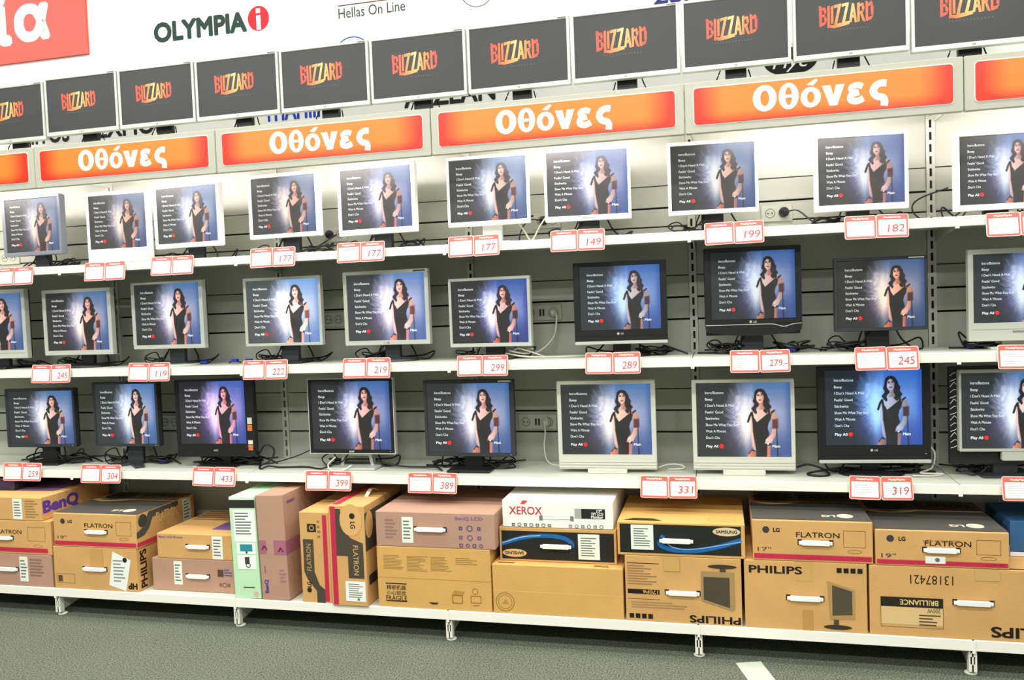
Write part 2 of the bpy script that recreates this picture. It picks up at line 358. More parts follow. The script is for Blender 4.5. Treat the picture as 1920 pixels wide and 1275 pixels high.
def paint_menu(nx, ny):
    X, Y = np.meshgrid(np.linspace(0, 1, nx), np.linspace(0, 1, ny))
    def mixc(I, c, a): return I*(1-a[...,None])+np.array(c, float)*a[...,None]
    I = np.zeros((ny, nx, 3))+np.array((43, 47, 47.))
    sm_ = lambda e0, e1, x: (lambda t: t*t*(3-2*t))(np.clip((x-e0)/(e1-e0), 0, 1))
    n_lo = value_noise(X*5+1, Y*5+2, 5); n_mid = value_noise(X*14+7, Y*12+3, 6); n_hi = value_noise(X*60+9, Y*48+5, 9)
    I = mixc(I, (96, 116, 156), sm_(.34, .64, X+.05*n_lo))
    I = mixc(I, (70, 110, 158), sm_(.42, .0, Y)*sm_(.44, .72, X)*.95)
    I = mixc(I, (160, 168, 194), np.exp(-((X-.76)/.30)**2-((Y-.44)/.30)**2)*.85*(.8+.4*n_lo))
    I = mixc(I, (66, 90, 140), sm_(.55, 1, Y)*sm_(.5, .8, X)*.85)
    I = mixc(I, (52, 90, 150), sm_(.92, 1, X)*.6)
    I = mixc(I, (92, 80, 112), np.exp(-((X-.40)/.10)**2-((Y-.72)/.2)**2)*.75)
    ang = np.arctan2(Y-.55, X-.55); rad = np.hypot((X-.55), (Y-.55)*.85); fe = value_noise(ang*7+20, rad*5+5, 3); fe2 = value_noise(ang*17+11, rad*7+4, 8); fth = value_noise(X*34+Y*12, Y*26-X*9+30, 12)
    e = np.hypot((X-.50)/(.125+.10*fe*(Y < .6)), (Y-.44)/(.33+.10*fe2))
    I = mixc(I, (186, 190, 212), np.clip(1.22-e, 0, 1)**.7*np.clip(.5+.5*fe2+.35*(fth-.5), 0, 1))
    e = np.hypot((X-.50)/(.085+.05*fe2), (Y-.40)/(.2+.06*fe)); I = mixc(I, (232, 232, 240), np.clip(1.15-e, 0, 1)**.6*(.62+.38*fth))
    e = np.hypot((X-.535)/.06, (Y-.56)/.27); I = mixc(I, (255, 246, 232), np.clip(np.exp(-e**2*1.0)*1.08, 0, 1))
    fk = (value_noise(X*46+60, Y*40+9, 15) > .74)*np.exp(-((X-.40)/.06)**2-((Y-.4)/.2)**2)
    I = mixc(I, (150, 150, 186), fk*.6)
    aw = .008
    def poly(P, c, soft=aw, a=1., sh=None):
        nonlocal I
        al = np.clip(.5-seg_sd(X, Y*.8, [(x, y*.8) for x, y in P])/soft, 0, 1)*a
        c = np.array(c, float)
        I = mixc(I, c, al) if sh is None else I*(1-al[...,None])+c*sh[...,None]*al[...,None]
    def ell(cx, cy, rx, ry, c, soft=.15, a=1., sh=None):
        nonlocal I
        al = np.clip((1-np.hypot((X-cx)/rx, (Y-cy)/ry))/soft+.5, 0, 1)*a; c = np.array(c, float)
        I = mixc(I, c, al) if sh is None else I*(1-al[...,None])+c*sh[...,None]*al[...,None]
    SK, BLK, HR = (236, 186, 168), (22, 20, 22), (34, 27, 31)
    light = lambda cx, k: np.clip(1.06-(X-cx)*k, .55, 1.1)          # lit from the glow on the left
    poly([(.845,.5),(.853,.5),(.866,1.02),(.848,1.02)], (40, 48, 64))                            # chair post
    poly([(.882,.9),(.89,.9),(.893,1.02),(.885,1.02)], (60, 80, 110), a=.6)
    poly([(.53,1.02),(.552,.94),(.585,.9),(.615,.92),(.628,.96),(.615,1.02)], (206, 128, 104), sh=light(.56, 3)) # knee
    poly([(.55,.95),(.585,.895),(.62,.915),(.61,.93),(.58,.915),(.556,.965)], (30, 22, 26))
    poly([(.728,.82),(.786,.82),(.778,1.02),(.742,1.02)], (206, 132, 118), sh=light(.75, 6))      # thigh
    poly([(.576,.42),(.604,.41),(.608,.55),(.614,.66),(.624,.82),(.63,.88),(.622,.92),(.606,.90),(.59,.85),(.581,.70),(.574,.56)], SK, sh=light(.585, 5)) # arm
    poly([(.538,.53),(.562,.44),(.585,.395),(.602,.395),(.598,.44),(.582,.45),(.570,.50),(.556,.545)], BLK)   # sleeve
    poly([(.61,.40),(.655,.36),(.672,.30),(.712,.30),(.735,.345),(.79,.372),(.835,.388),(.858,.44),(.866,.52),(.85,.63),(.81,.62),(.8,.52),(.755,.42),(.645,.54),(.62,.48)], SK, sh=light(.66, 1.5))
    poly([(.806,.50),(.866,.49),(.868,.60),(.846,.645),(.806,.62)], (96, 50, 48), soft=.02)      # glove
    poly([(.808,.62),(.846,.62),(.842,.70),(.815,.76),(.80,.80),(.765,.835),(.73,.835),(.715,.82),(.735,.76),(.77,.73),(.79,.69)], SK, sh=light(.76, 3))  # forearm and hand
    for q in (0, 1, 2): poly([(.722+q*.014,.80),(.727+q*.014,.795),(.742+q*.014,.835),(.737+q*.014,.838)], (150, 96, 84), .006, .7)
    poly([(.586,.40),(.602,.39),(.614,.47),(.645,.535),(.70,.48),(.772,.405),(.80,.43),(.79,.50),(.766,.55),(.756,.61),(.772,.70),(.735,.765),(.722,.82),(.748,.86),(.744,1.02),(.632,1.02),(.63,.9),(.612,.76),(.600,.66),(.598,.55)], BLK, sh=.8+1.1*n_mid)  # dress
    poly([(.79,.40),(.83,.365),(.842,.375),(.80,.425)], BLK); poly([(.76,.395),(.772,.35),(.785,.36),(.785,.43)], BLK)
    poly([(.718,.825),(.785,.815),(.79,.84),(.724,.855)], BLK); ell(.757,.822,.012,.013,(236, 236, 226))
    w1, w2 = .012*np.sin(Y*55+1), .012*np.sin(Y*62)
    hx = X-np.where(X < .69, -w1, w2)*sm_(.16, .3, Y)
    Xk = X; X = hx
    poly([(.622,.16),(.632,.115),(.655,.09),(.69,.083),(.725,.10),(.752,.15),(.768,.21),(.790,.28),(.788,.35),(.765,.40),(.735,.42),(.722,.36),(.70,.30),(.66,.31),(.648,.37),(.628,.43),(.602,.40),(.603,.34),(.612,.28),(.615,.22)], HR, sh=.75+.7*n_hi)
    X = Xk
    poly([(.665,.26),(.712,.25),(.715,.32),(.735,.36),(.66,.37),(.672,.31)], (206, 148, 130), sh=light(.67, 5))  # neck
    ell(.683,.195,.043,.083,SK, .15, 1, light(.67, 5))                                           # face
    poly([(.635,.135),(.66,.10),(.70,.095),(.733,.14),(.74,.23),(.722,.25),(.722,.18),(.70,.135),(.672,.125),(.648,.16),(.642,.22),(.634,.2)], HR, soft=.012)
    ell(.665,.176,.012,.009,(58, 38, 42), .6); ell(.701,.170,.012,.009,(58, 38, 42), .6)
    poly([(.652,.160),(.676,.152),(.677,.158),(.654,.167)], (58, 40, 42), .006); poly([(.689,.148),(.714,.148),(.714,.154),(.690,.155)], (58, 40, 42), .006)
    poly([(.680,.178),(.687,.178),(.690,.206),(.676,.208)], (190, 132, 118), .01, .6)
    ell(.682,.237,.017,.011,(176, 66, 76), .5)
    return (I-96)*1.14+94+(n_hi-.5)[...,None]*6
def picture_mesh(name, I):
    ny, nx, _ = I.shape; xs = np.linspace(-.5, .5, nx); zs_ = np.linspace(.5, -.5, ny)
    X, Z = np.meshgrid(xs, zs_); co = np.zeros((nx*ny, 3), 'f'); co[:,0] = X.ravel(); co[:,2] = Z.ravel()
    i = np.arange((nx-1)*(ny-1)); r, c = i//(nx-1), i % (nx-1); a = r*nx+c
    fc = np.stack([a+nx, a+nx+1, a+1, a], 1)
    me = bpy.data.meshes.new(name); me.vertices.add(nx*ny); me.vertices.foreach_set('co', co.ravel())
    me.loops.add(fc.size); me.loops.foreach_set('vertex_index', fc.ravel().astype('i')); me.polygons.add(len(fc))
    me.polygons.foreach_set('loop_start', np.arange(0, fc.size, 4, dtype='i')); me.polygons.foreach_set('loop_total', np.full(len(fc), 4, 'i'))
    me.update(); ca = me.color_attributes.new('Col', 'FLOAT_COLOR', 'POINT')
    s = np.clip(I.reshape(-1, 3)/255, 0, 1); l = np.where(s <= .04045, s/12.92, ((s+.055)/1.055)**2.4)
    ca.data.foreach_set('color', np.concatenate([l, np.ones((len(l), 1))], 1).astype('f').ravel())
    me.materials.append(M_PICTURE); return me
PIC = picture_mesh('menu_picture', paint_menu(196, 157))
# menu lettering, in the unit square of the screen
MENU = []
for s, row, wd, x in (('Intro/Buttons', .135, .2, .097), ('Beep', .224, .08, .097), ("I Don't Need A Man", .308, .31, .097), ("Feelin' Good", .398, .19, .097), ('Stickwitu', .483, .145, .097),
                   ('Show Me What You Got', .57, .35, .097), ('Wait A Minute', .656, .215, .097), ("Don't Cha", .744, .15, .097), ('Play All', .86, .13, .097), ('Main', .86, .08, .8)):
    p, f = text_pts(s, .030, wd, 0.02 if x > .5 or s == 'Play All' else 0, shear=.15 if x > .5 else 0, align='l')
    me = bpy.data.meshes.new('menu_line'); me.from_pydata([(-.5+x+q[0], -q[2], .5-row-.014+q[1]*1.25) for q in p], [], f); me.materials.append(M_MENU); MENU.append(me)
BALL = MB().add([(-.5+.262+.022*math.cos(a), 0, .5-.857+.0275*math.sin(a)) for a in [2*math.pi*i/16 for i in range(16)]], [tuple(range(16))]).mesh('menu_ball', M_BALL)

# emblem on the upper screens: flame-coloured jagged capitals
def emblem():
    L = {'B': (0, 13, [[(0,0),(4.2,1),(4.6,39),(-.6,41)],[(4,36),(9.5,37),(11.5,33),(4,31)],[(8,36),(12.2,31),(11,24),(7.6,27)],[(4,23),(10.5,24),(9,19),(4,18)],[(7.6,22),(12.8,15),(12,8),(8,11)],[(4,1),(10,4),(12,10),(4,7)]]),
         'L': (13.5, 10, [[(0,-4),(4,-3),(4.2,40),(0,38)],[(4,-3.6),(12,-5),(12.6,1),(4,2)]]),
         'I': (19.5, 5, [[(0,4),(4,4),(4.2,39),(0,37)]]),
         'Z': (25, 14, [[(0,33),(12,36),(12,41),(0,39)],[(7,36),(12,38),(5,4),(0,2)],[(0,-5),(13,-3),(12.6,4),(0,3)]]),
         'Z2': (38, 14, [[(0,34),(12,37),(12,42),(0,40)],[(7.5,37),(12,39),(5.5,6),(0,4)],[(0,-3),(13,0),(12.4,6),(0,5)]]),
         'A': (50, 14, [[(0,3),(4,3),(9,38),(5.4,40)],[(9.6,2),(13.6,2),(9,38),(5.4,40)],[(3,11),(11,11),(10,17),(4,17)]]),
         'R': (64, 13, [[(0,2),(4,3),(4.2,40),(0,38)],[(4,36),(10,38),(11.8,33),(4,31)],[(8,37),(12.4,30),(11.4,23),(7.8,26)],[(4,22),(10.8,24),(9,18),(4,17)],[(4.4,19),(8.6,20),(13.6,1),(9,3)]]),
         'D': (78, 13, [[(0,3),(4,2),(4.2,39),(0,41)],[(4,35),(10,40),(12.6,33),(4,30)],[(8.4,35),(13.4,29),(12.6,10),(8.6,14)],[(4,3),(10,5),(12.6,12),(4,9)]])}
    v, f, c = [], [], []
    for k, (ox, _, qs) in L.items():
        for q in qs:
            n = len(v); f.append(tuple(range(n, n+4)))
            for x, z in q:
                X, Zz = (ox+x)/92-.5, (z-18)/92; v.append((X, 0, Zz))
                h = max(0, 1-abs(X-.02)/.42); h2 = h*(.75+.5*(Zz+.2)); s = (255, min(255, 78+165*h2), min(255, 48+120*h2**2)); c.append((*lin([min(255, max(0, t)) for t in s]), 1))
    # small subtitle marks
    for i in range(13):
        x = -.36+i*.06; n = len(v); v += [(x,0,-.31),(x+.02,0,-.31),(x+.02,0,-.285),(x,0,-.285)]; f.append((n,n+1,n+2,n+3)); c += [(*lin((92,86,84)),1)]*4
    me = bpy.data.meshes.new('screen_emblem'); me.from_pydata(v, [], f); ca = me.color_attributes.new('Col', 'FLOAT_COLOR', 'POINT')
    ca.data.foreach_set('color', np.array(c, 'f').ravel()); me.materials.append(M_LOGO); return me
EMB = emblem()
I = np.zeros((9, 13, 3)); gx, gy = np.meshgrid(np.linspace(0,1,13), np.linspace(0,1,9)); I[:] = (46, 47, 47)
I -= (np.hypot(gx-.45, gy-.45)*14)[...,None]; DARKPIC = picture_mesh('dark_picture', I)

# ------------------------------------------------------------------ monitors
def frame_mesh(mb, w, h, L, R, T, B, zb, d=.028, c=.003):
    """four bars round the opening"""
    mb.cbox(-w/2, w/2, 0, d, zb+h-T, zb+h, c); mb.cbox(-w/2, w/2, 0, d, zb, zb+B, c)
    mb.cbox(-w/2, -w/2+L, .0004, d, zb+B-.002, zb+h-T+.002, .0015); mb.cbox(w/2-R, w/2, .0004, d, zb+B-.002, zb+h-T+.002, .0015)
    return mb
def housing(parent, w, h, zb, m, d0=.028):
    mb = MB(); a, b_ = w/2-.004, w*.3; z0, z1 = zb+.004, zb+h-.004; q0, q1 = zb+h*.16, zb+h*.82
    mb.add([(-a,d0-.001,z0),(a,d0-.001,z0),(a,d0-.001,z1),(-a,d0-.001,z1),(-a,d0+.012,z0),(a,d0+.012,z0),(a,d0+.012,z1),(-a,d0+.012,z1),(-b_,d0+.045,q0),(b_,d0+.045,q0),(b_,d0+.045,q1),(-b_,d0+.045,q1)],
           [(0,1,2,3),(0,1,5,4),(1,2,6,5),(2,3,7,6),(3,0,4,7),(4,5,9,8),(5,6,10,9),(6,7,11,10),(7,4,8,11),(8,9,10,11)])
    mb.build('back_shell', m, parent)
def picture(parent, w, h, L, R, T, B, zb, data, tint=(1,1,1), gam=1., menu=True, yy=.004):
    sw, sh = w-L-R, h-T-B; cx, cz = (L-R)/2, zb+B+sh/2
    s = link('screen', data, parent); s.location = (cx, yy, cz); s.scale = (sw, 1, sh); s.color = (*tint, gam)
    if menu:
        k = min(1.15, max(tint))*(1.1-.35*(gam-.8))
        for me in MENU:
            o = link('menu_line', me, s); o.location = (0, -.0006, 0); o.color = (k*.9*(.6+.4*tint[0]), k*.92*(.6+.4*tint[1]), k*.94*(.6+.4*tint[2]), 1)
        b_ = link('menu_ball', BALL, s); b_.location = (0, -.0007, 0)
    return s, cx, cz, sw, sh
# cx, bottom above shelf, width, height, yaw, bezel L R T B
MON = {
'11':(-0.265,0.071,0.371,0.304,-2.3,0.019,0.015,0.015,0.020), '12':(0.248,0.013,0.353,0.351,1.1,0.014,0.016,0.018,0.069), '13':(0.639,0.066,0.386,0.306,-5.0,0.017,0.015,0.015,0.023),
'14':(1.159,0.085,0.381,0.301,-4.5,0.018,0.017,0.016,0.020), '15':(1.627,0.076,0.393,0.318,-4.7,0.017,0.018,0.019,0.026), '16':(2.155,0.085,0.374,0.308,-0.7,0.012,0.010,0.015,0.020),
'17':(2.598,0.080,0.369,0.310,4.6,0.012,0.012,0.015,0.023), '18':(3.120,0.077,0.363,0.300,4.8,0.013,0.013,0.016,0.018), '19':(3.691,0.055,0.354,0.306,6.0,0.014,0.014,0.016,0.025),
'1A':(4.191,0.027,0.337,0.305,4.5,0.019,0.016,0.021,0.023), '21':(-0.557,0.056,0.453,0.358,-1.8,0.024,0.022,0.021,0.043), '22':(-0.024,0.065,0.423,0.335,-1.9,0.022,0.022,0.018,0.024),
'23':(0.502,0.085,0.432,0.331,-5.0,0.02,0.022,0.012,0.020), '24':(1.129,0.085,0.407,0.326,-0.8,0.015,0.014,0.014,0.014), '25':(1.653,0.077,0.426,0.342,-2.9,0.019,0.019,0.017,0.021),
'26':(2.143,0.057,0.386,0.309,-5.0,0.013,0.014,0.014,0.017), '27':(2.723,0.056,0.394,0.352,3.9,0.027,0.027,0.018,0.062), '28':(3.268,0.077,0.385,0.365,5.0,0.026,0.024,0.018,0.070),
'29':(3.755,0.084,0.349,0.292,5.1,0.010,0.010,0.012,0.014), '2A':(4.245,0.033,0.355,0.355,1.6,0.019,0.020,0.020,0.071), '31':(-0.284,0.093,0.402,0.305,3.9,0.014,0.012,0.014,0.016),
'32':(0.230,0.100,0.379,0.325,-0.1,0.013,0.014,0.011,0.014), '33':(0.737,0.053,0.412,0.379,4.2,0.020,0.046,0.010,0.063), '34':(1.455,0.076,0.421,0.347,1.1,0.013,0.016,0.011,0.017),
'35':(2.030,0.066,0.420,0.346,1.0,0.013,0.021,0.016,0.017), '36':(2.648,0.016,0.424,0.386,1.6,0.018,0.020,0.017,0.064), '37':(3.217,0.019,0.411,0.380,1.6,0.018,0.016,0.014,0.056),
'38':(3.722,0.055,0.425,0.392,4.3,0.028,0.031,0.017,0.073), '39':(4.211,0.105,0.364,0.320,3.3,0.009,0.018,0.013,0.012)}
# frame, neck material, base style, chin style, logo, tint, gamma, look
STY = {
'11':(M_GREY,M_DGREY,'plate','', '', (.95,.85,.78),1.1,'slate grey monitor with a warm faded picture'), '12':(M_WHITE,M_WHITE,'slab','seam','',(.95,.84,.74),1.15,'white monitor with a deep seamed chin'),
'13':(M_WHITE,M_DGREY,'plate','','',(.95,1,1.0),1.05,'white slim monitor with a pale blue picture'), '14':(M_WHITE,M_DGREY,'plate','','',(1.0,.88,.8),1.1,'white monitor with a warm brown picture'),
'15':(M_WHITE,M_DGREY,'plate','dot','',(.98,.95,1.05),1.05,'white monitor with a dotted chin and violet picture'), '16':(M_WHITE,M_WHITE,'plate','','',(.95,1,1.0),1.05,'white monitor on a white neck'),
'17':(M_WHITE,M_DGREY,'plate','','SAMSUNG',(.92,.95,1.12),1.05,'white monitor with a blue violet picture'), '18':(M_WHITE,M_BLACK,'plate','','LG',(.8,.85,.88),1.2,'white monitor with a dull dark picture'),
'19':(M_WHITE,M_BLACK,'plate','','',(.8,.86,.98),1.15,'white monitor with a dull blue picture'), '1A':(M_WHITE,M_BLACK,'slab','','',(.85,.95,1.1),1.1,'white monitor cut off by the picture edge'),
'21':(M_SILVER,M_DGREY,'plate','seam','',(1,.92,.95),1,'silver monitor cut off by the picture edge'), '22':(M_SILVER,M_BLACK,'round','','',(1.1,1.0,.95),1.05,'silver monitor with a golden glow in its picture'),
'23':(M_SILVER,M_DGREY,'disc_silver','','',(1.05,1,1.02),1,'silver monitor on a silver edged round foot'), '24':(M_SILVER,M_DGREY,'plate','','',(1.6,1.6,1.6),.78,'silver monitor with a very bright washed out picture'),
'25':(M_SILVER,M_DGREY,'round','','LG',(1.25,1.15,1.25),.9,'silver monitor with a bright violet white picture'), '26':(M_SILVER,M_BLACK,'plate','','',(1.2,1.2,1.5),1.5,'silver monitor with a high contrast deep blue picture'),
'27':(M_BLACK,M_BLACK,'round','strip','LG',(.62,.88,1.18),1.05,'black monitor with a silver strip along its chin'), '28':(M_BLACK,M_DGREY,'plate','curve','LG',(.75,.86,1.0),1.15,'black monitor with a curved chin and wavy silver line'),
'29':(M_DGREY,M_BLACK,'plate','','',(1.0,.86,.74),1.2,'thin black monitor with a dull warm picture'), '2A':(M_SILVER,M_SILVER,'slab','seam','SAMSUNG',(.82,.95,1.15),1.05,'silver monitor with a deep chin'),
'31':(M_DGREY,M_BLACK,'plate','','',(.98,1,1.02),1,'black monitor with a grey blue picture'), '32':(M_DGREY,M_DGREY,'vee','','',(.95,1.05,1.1),.95,'charcoal monitor on a V shaped foot'),
'33':(M_BLACK,M_BLACK,'plate','stickers','AOC',(1.15,.85,1.35),1.1,'black monitor with orange stickers and a purple picture'), '34':(M_BLACK,M_SILVER,'arch','acer','acer',(1.05,1.02,1.15),1.15,'black monitor on a silver arched stand'),
'35':(M_DGREY,M_BLACK,'square','','',(1,1,1.05),1,'charcoal monitor on a square black foot'), '36':(M_LGREY,M_LGREY,'block','ribs','',(1.05,1.05,1.05),1,'pale grey monitor with a ribbed chin beside a black cable'),
'37':(M_LGREY,M_LGREY,'block','ribs','',(1.05,1.03,1.02),1,'pale grey monitor with a ribbed chin beside a black monitor'), '38':(M_BLACK,M_BLACK,'round','strip','LG',(.45,.86,1.45),1.05,'large black monitor with a vivid blue picture'),
'39':(M_SILVER,M_DGREY,'slab','backplate','',(.9,1,1.1),1,'silver monitor in front of a black panel')}
SHELFZ = {'1': Z1, '2': Z2, '3': Z3}; SHELFN = {'1': 'top', '2': 'middle', '3': 'bottom'}
MY = .12
for key, (cx, zb, w_, h_, ya, L, R, T, B) in MON.items():
    fm_, nm, base, chin, logo, tint, gam, look = STY[key]; idx = '123456789A'.index(key[1]); z = SHELFZ[key[0]]
    t = thing('monitor', '%s, %s from left, %s shelf' % (look, ORD[idx], SHELFN[key[0]]), 'monitor', (cx, MY, z), math.radians(ya), 'monitors on the %s shelf' % SHELFN[key[0]])
    hh = h_
    bz = MB()
    if chin == 'curve':
        B2 = .022; zc = zb+B-B2
        frame_mesh(bz, w_, h_-(B-B2), L, R, T, B2, zc); bo = bz.build('bezel', fm_, t)
        n = 14; pts = [(-w_/2, zc), (-w_/2+.004, zb+.02)]+[(-w_/2+.004+(w_-.008)*i/n, zb+.016-.016*math.sin(math.pi*i/n)) for i in range(1, n)]+[(w_/2-.004, zb+.02), (w_/2, zc)]
        MB().prism(pts[::-1], -.002, .028).build('chin', fm_, t)
        ln = MB(); P = [(-w_/2+.002+(w_-.004)*i/30, -.003, zc-.001-.012*math.exp(-((i-24.5)/2.2)**2)) for i in range(31)]; ln.tube(P, .0016, 5); ln.build('chin_line', M_SILVER, t)
    else:
        frame_mesh(bz, w_, h_, L, R, T, B, zb); bo = bz.build('bezel', fm_, t)
    if chin == 'strip':
        MB().cbox(-w_/2, w_/2, -.004, .02, zb, zb+.014, .003).build('chin_strip', M_SILVER, t)
        MB().box(-w_/2+.002, w_/2-.002, -.0012, 0, zb+.034, zb+.036).build('chin_seam', M_DARK, t)
    if chin == 'seam':
        MB().box(-w_/2+.012, w_/2-.012, -.0006, .001, zb+B*.62, zb+B*.62+.0018).build('chin_seam', mat('seam_grey', '8f8f88'), t)
    if chin == 'ribs':
        for q in (.012, .024, .036):
            MB().cbox(-w_/2+.002, w_/2-.002, -.004, .002, zb+q-.005, zb+q+.004, .002).build('chin_rib', fm_, t)
    if chin == 'stickers':
        for q, c in ((.33, 'd97a34'), (.42, 'cfcfc4'), (.08, 'd9663a'), (.13, 'e8dcc8')):
            MB().box(w_/2-.036, w_/2-.012, -.0008, .001, zb+h_*q, zb+h_*q+.03).build('sticker', ink(c), t)
    if chin == 'acer':
        mb = MB(); q = .004
        for a in ((-w_/2-q,-w_/2,zb-q,zb+h_+q),(w_/2,w_/2+q,zb-q,zb+h_+q),(-w_/2,w_/2,zb-q,zb),(-w_/2,w_/2,zb+h_,zb+h_+q)): mb.box(a[0],a[1],.002,.03,a[2],a[3])
        mb.build('silver_edge', M_SILVER, t)
    if chin == 'backplate':
        MB().cbox(-w_/2-.028, w_/2+.028, .03, .045, zb-.055, zb+h_+.012, .003).build('back_panel', M_BLACK, t)
        mb = MB()
        for i in range(14): mb.tube(spline([(-w_/2-.024, .028, zb+.01+i*.022), (-w_/2-.012, .02, zb+.016+i*.022+.006*(i%3)), (-w_/2-.003, .024, zb+.02+i*.022)], 4), .0014, 4)
        mb.build('edge_wire', M_CABLEW, t)
        MB().cbox(-.03, .05, -.001, .02, zb-.036, zb-.001, .004).build('control_flap', M_SILVER, t)
    if chin == 'dot':
        MB().lathe([(.003, 0), (.003, .002)], (0, 0, 0), 10).build('power_button', M_DGREY, t).location = (-.06, -.001, zb+.012)
    housing(t, w_, h_, zb, M_BLACK if fm_ in (M_BLACK, M_DGREY) else (M_DGREY if key[0] == '2' else fm_))
    s, sx, sz, sw, sh = picture(t, w_, h_, L, R, T, B, zb, PIC, [SCREEN_GAIN*q for q in tint], gam)
    if logo:
        zl = zb+B*(.72 if chin in ('strip',) else .5)
        if chin == 'curve': zl = zb+B-.012
        if logo == 'LG':
            mb = MB().add([(-.011+.0055*math.cos(a), -.0016, zl+.0055*math.sin(a)) for a in [2*math.pi*i/14 for i in range(14)]], [tuple(range(14))]); mb.build('emblem', ink('b9b6a8'), t)
        flat_text('brand_lettering', logo, .008, .006 if logo == 'LG' else 0, zl, -.0016, ink('c8c6ba' if fm_ in (M_BLACK, M_DGREY) else '70706c'), t, bold=.03)
    if key in ('25','29','35','2A'): MB().box(w_/2-.07, w_/2-.012, -.0008, .001, zb+h_-T*.72, zb+h_-T*.3).build('corner_label', ink('d8d8d0' if fm_ is M_DGREY else '50504c'), t)
    if key[0] == '3' and fm_ is not M_LGREY: MB().lathe([(.003, 0), (.003, .002)], (0, 0, 0), 8).build('power_button', M_SILVER, t).location = (w_/2-.02, .0, zb+B*.5)
    # stand
    nw = .045 if base != 'round' else .038
    top = zb+h_*.45
    if base == 'arch':
        mb = MB(); mb.prism([(-.085,.01),(-.07,.01),(-.06,.055),(.06,.055),(.07,.01),(.085,.01),(.07,.075),(-.07,.075)], .05, .085); mb.box(-.03,.03,.06,.075,.06,top); mb.build('neck', M_SILVER, t)
        MB().cbox(-.12, .12, -.03, .16, 0, .012, .004).build('base', M_SILVER, t)
    else:
        MB().cbox(-nw, nw, .055, .078, .008, top, .004).build('neck', nm, t)
        if base == 'plate': MB().cbox(-.1, .1, -.02, .17, 0, .012, .004).build('base', M_BLACK if nm is not M_WHITE else M_WHITE, t)
        if base == 'slab': MB().cbox(-.1, .1, .0, .17, 0, .01, .003).build('base', nm, t)
        if base == 'round': MB().lathe([(.125,0),(.128,.004),(.115,.012),(.05,.018)], (0,.06,0), 28, 1, .72).build('base', nm, t, True)
        if base == 'disc_silver':
            b_ = MB().lathe([(.125,0),(.128,.004),(.12,.008)], (0,.06,0), 28, 1, .72).build('base', M_SILVER, t, True); MB().lathe([(.1,.008),(.098,.014),(.05,.02)], (0,.06,0), 24, 1, .72).build('base_top', M_DGREY, b_)
        if base == 'square': MB().cbox(-.1, .1, -.05, .15, 0, .012, .004).build('base', M_BLACK, t)
        if base == 'block': MB().cbox(-.085, .085, -.015, .15, 0, .022, .003).build('base', M_LGREY, t)
        if base == 'vee':
            mb = MB()
            for sgn in (-1, 1): mb.add([(0,.1,0),(sgn*.12,-.03,0),(sgn*.09,-.06,0),(0,.02,0),(0,.1,.014),(sgn*.12,-.03,.01),(sgn*.09,-.06,.01),(0,.02,.014)], [(0,1,2,3),(4,5,6,7),(0,1,5,4),(1,2,6,5),(2,3,7,6),(3,0,4,7)])
            mb.build('base', M_DGREY, t)

# header monitors
HX = [-.553, -.122, .308, .737, 1.183, 1.633, 2.09, 2.55, 3.006, 3.44, 3.873, 4.315]
CANT = 2.218
for i in range(11):
    xa, xb = HX[i], HX[i+1]; wd = xb-xa-.008; zb = 2.343-CANT-(.012 if i in (0, 10) else 0); hh = .288
    t = thing('widescreen_monitor', 'silver widescreen monitor with flaming emblem, %s from left above the orange signs' % ORD[i], 'monitor', ((xa+xb)/2, .1, CANT), 0, 'widescreen monitors above the signs')
    frame_mesh(MB(), wd, hh, .012, .012, .012, .02, zb).build('bezel', M_SILVER, t)
    housing(t, wd, hh, zb, M_DGREY)
    s, sx, sz, sw, sh = picture(t, wd, hh, .012, .012, .012, .02, zb, DARKPIC, (1,1,1), 1., False)
    e = link('screen_emblem', EMB, t); e.location = (sx-.012, .0032, sz+.012); e.scale = (sw*.5, 1, sw*.5*.92)
    flat_text('brand_lettering', 'LG', .007, 0, zb+.01, -.0012, ink('70706c'), t, bold=.03)
    MB().box(wd/2-.05, wd/2-.012, -.0008, .001, zb+hh-.008, zb+hh-.004).build('corner_label', ink('6a6a66'), t)
    MB().cbox(-.042, .042, .05, .075, .01, zb+.12, .003).build('neck', M_BLACK, t)
    MB().lathe([(.1,0),(.1,.006),(.05,.014)], (0,.06,0), 22, 1, .8).build('base', M_BLACK, t)

# ------------------------------------------------------------------ price cards
CARDS = {'11':(-.253,.004,''),'12':(.276,.005,''),'13':(.648,.015,''),'14':(1.172,.028,'177'),'15':(1.604,.030,'177'),'16':(2.124,.03,'177'),'17':(2.572,.03,'149'),'18':(3.196,.026,'199'),'19':(3.719,.020,'182'),'1A':(4.208,.003,''),
'22':(-.069,.025,'245'),'23':(.490,.025,'119'),'24':(1.106,.026,'222'),'25':(1.608,.026,'219'),'26':(2.143,.027,'299'),'27':(2.702,.028,'289'),'28':(3.283,.025,'279,-'),'29':(3.747,.027,'245'),'2A':(4.242,.024,''),
'31':(-.277,.036,'259'),'32':(.186,.032,'304'),'33':(.812,.028,'433'),'34':(1.397,.018,'399'),'35':(1.895,.016,'389'),'36':(2.914,.017,'331'),'38':(3.719,.028,'319'),'39':(4.252,.034,'')}
cw, ch = .109, .085
C_HOLD = MB().prism(rrect(-cw/2, cw/2, -ch, 0, .006), 0, .0022).mesh('card_holder', M_PINK)
C_EDGE = MB().prism(rrect(-cw/2-.0025, cw/2+.0025, -ch-.0025, .0025, .008), .0005, .003).mesh('clear_sleeve', mat('clear_sleeve', 'f6dcd2', .3))
C_PAP = MB().prism(rrect(-cw/2+.006, cw/2-.006, -ch+.007, -.019, .002), -.0006, .001).mesh('paper', M_PAPER)
vv, ff = text_pts('MediaMarkt', .0075, .06, .03)
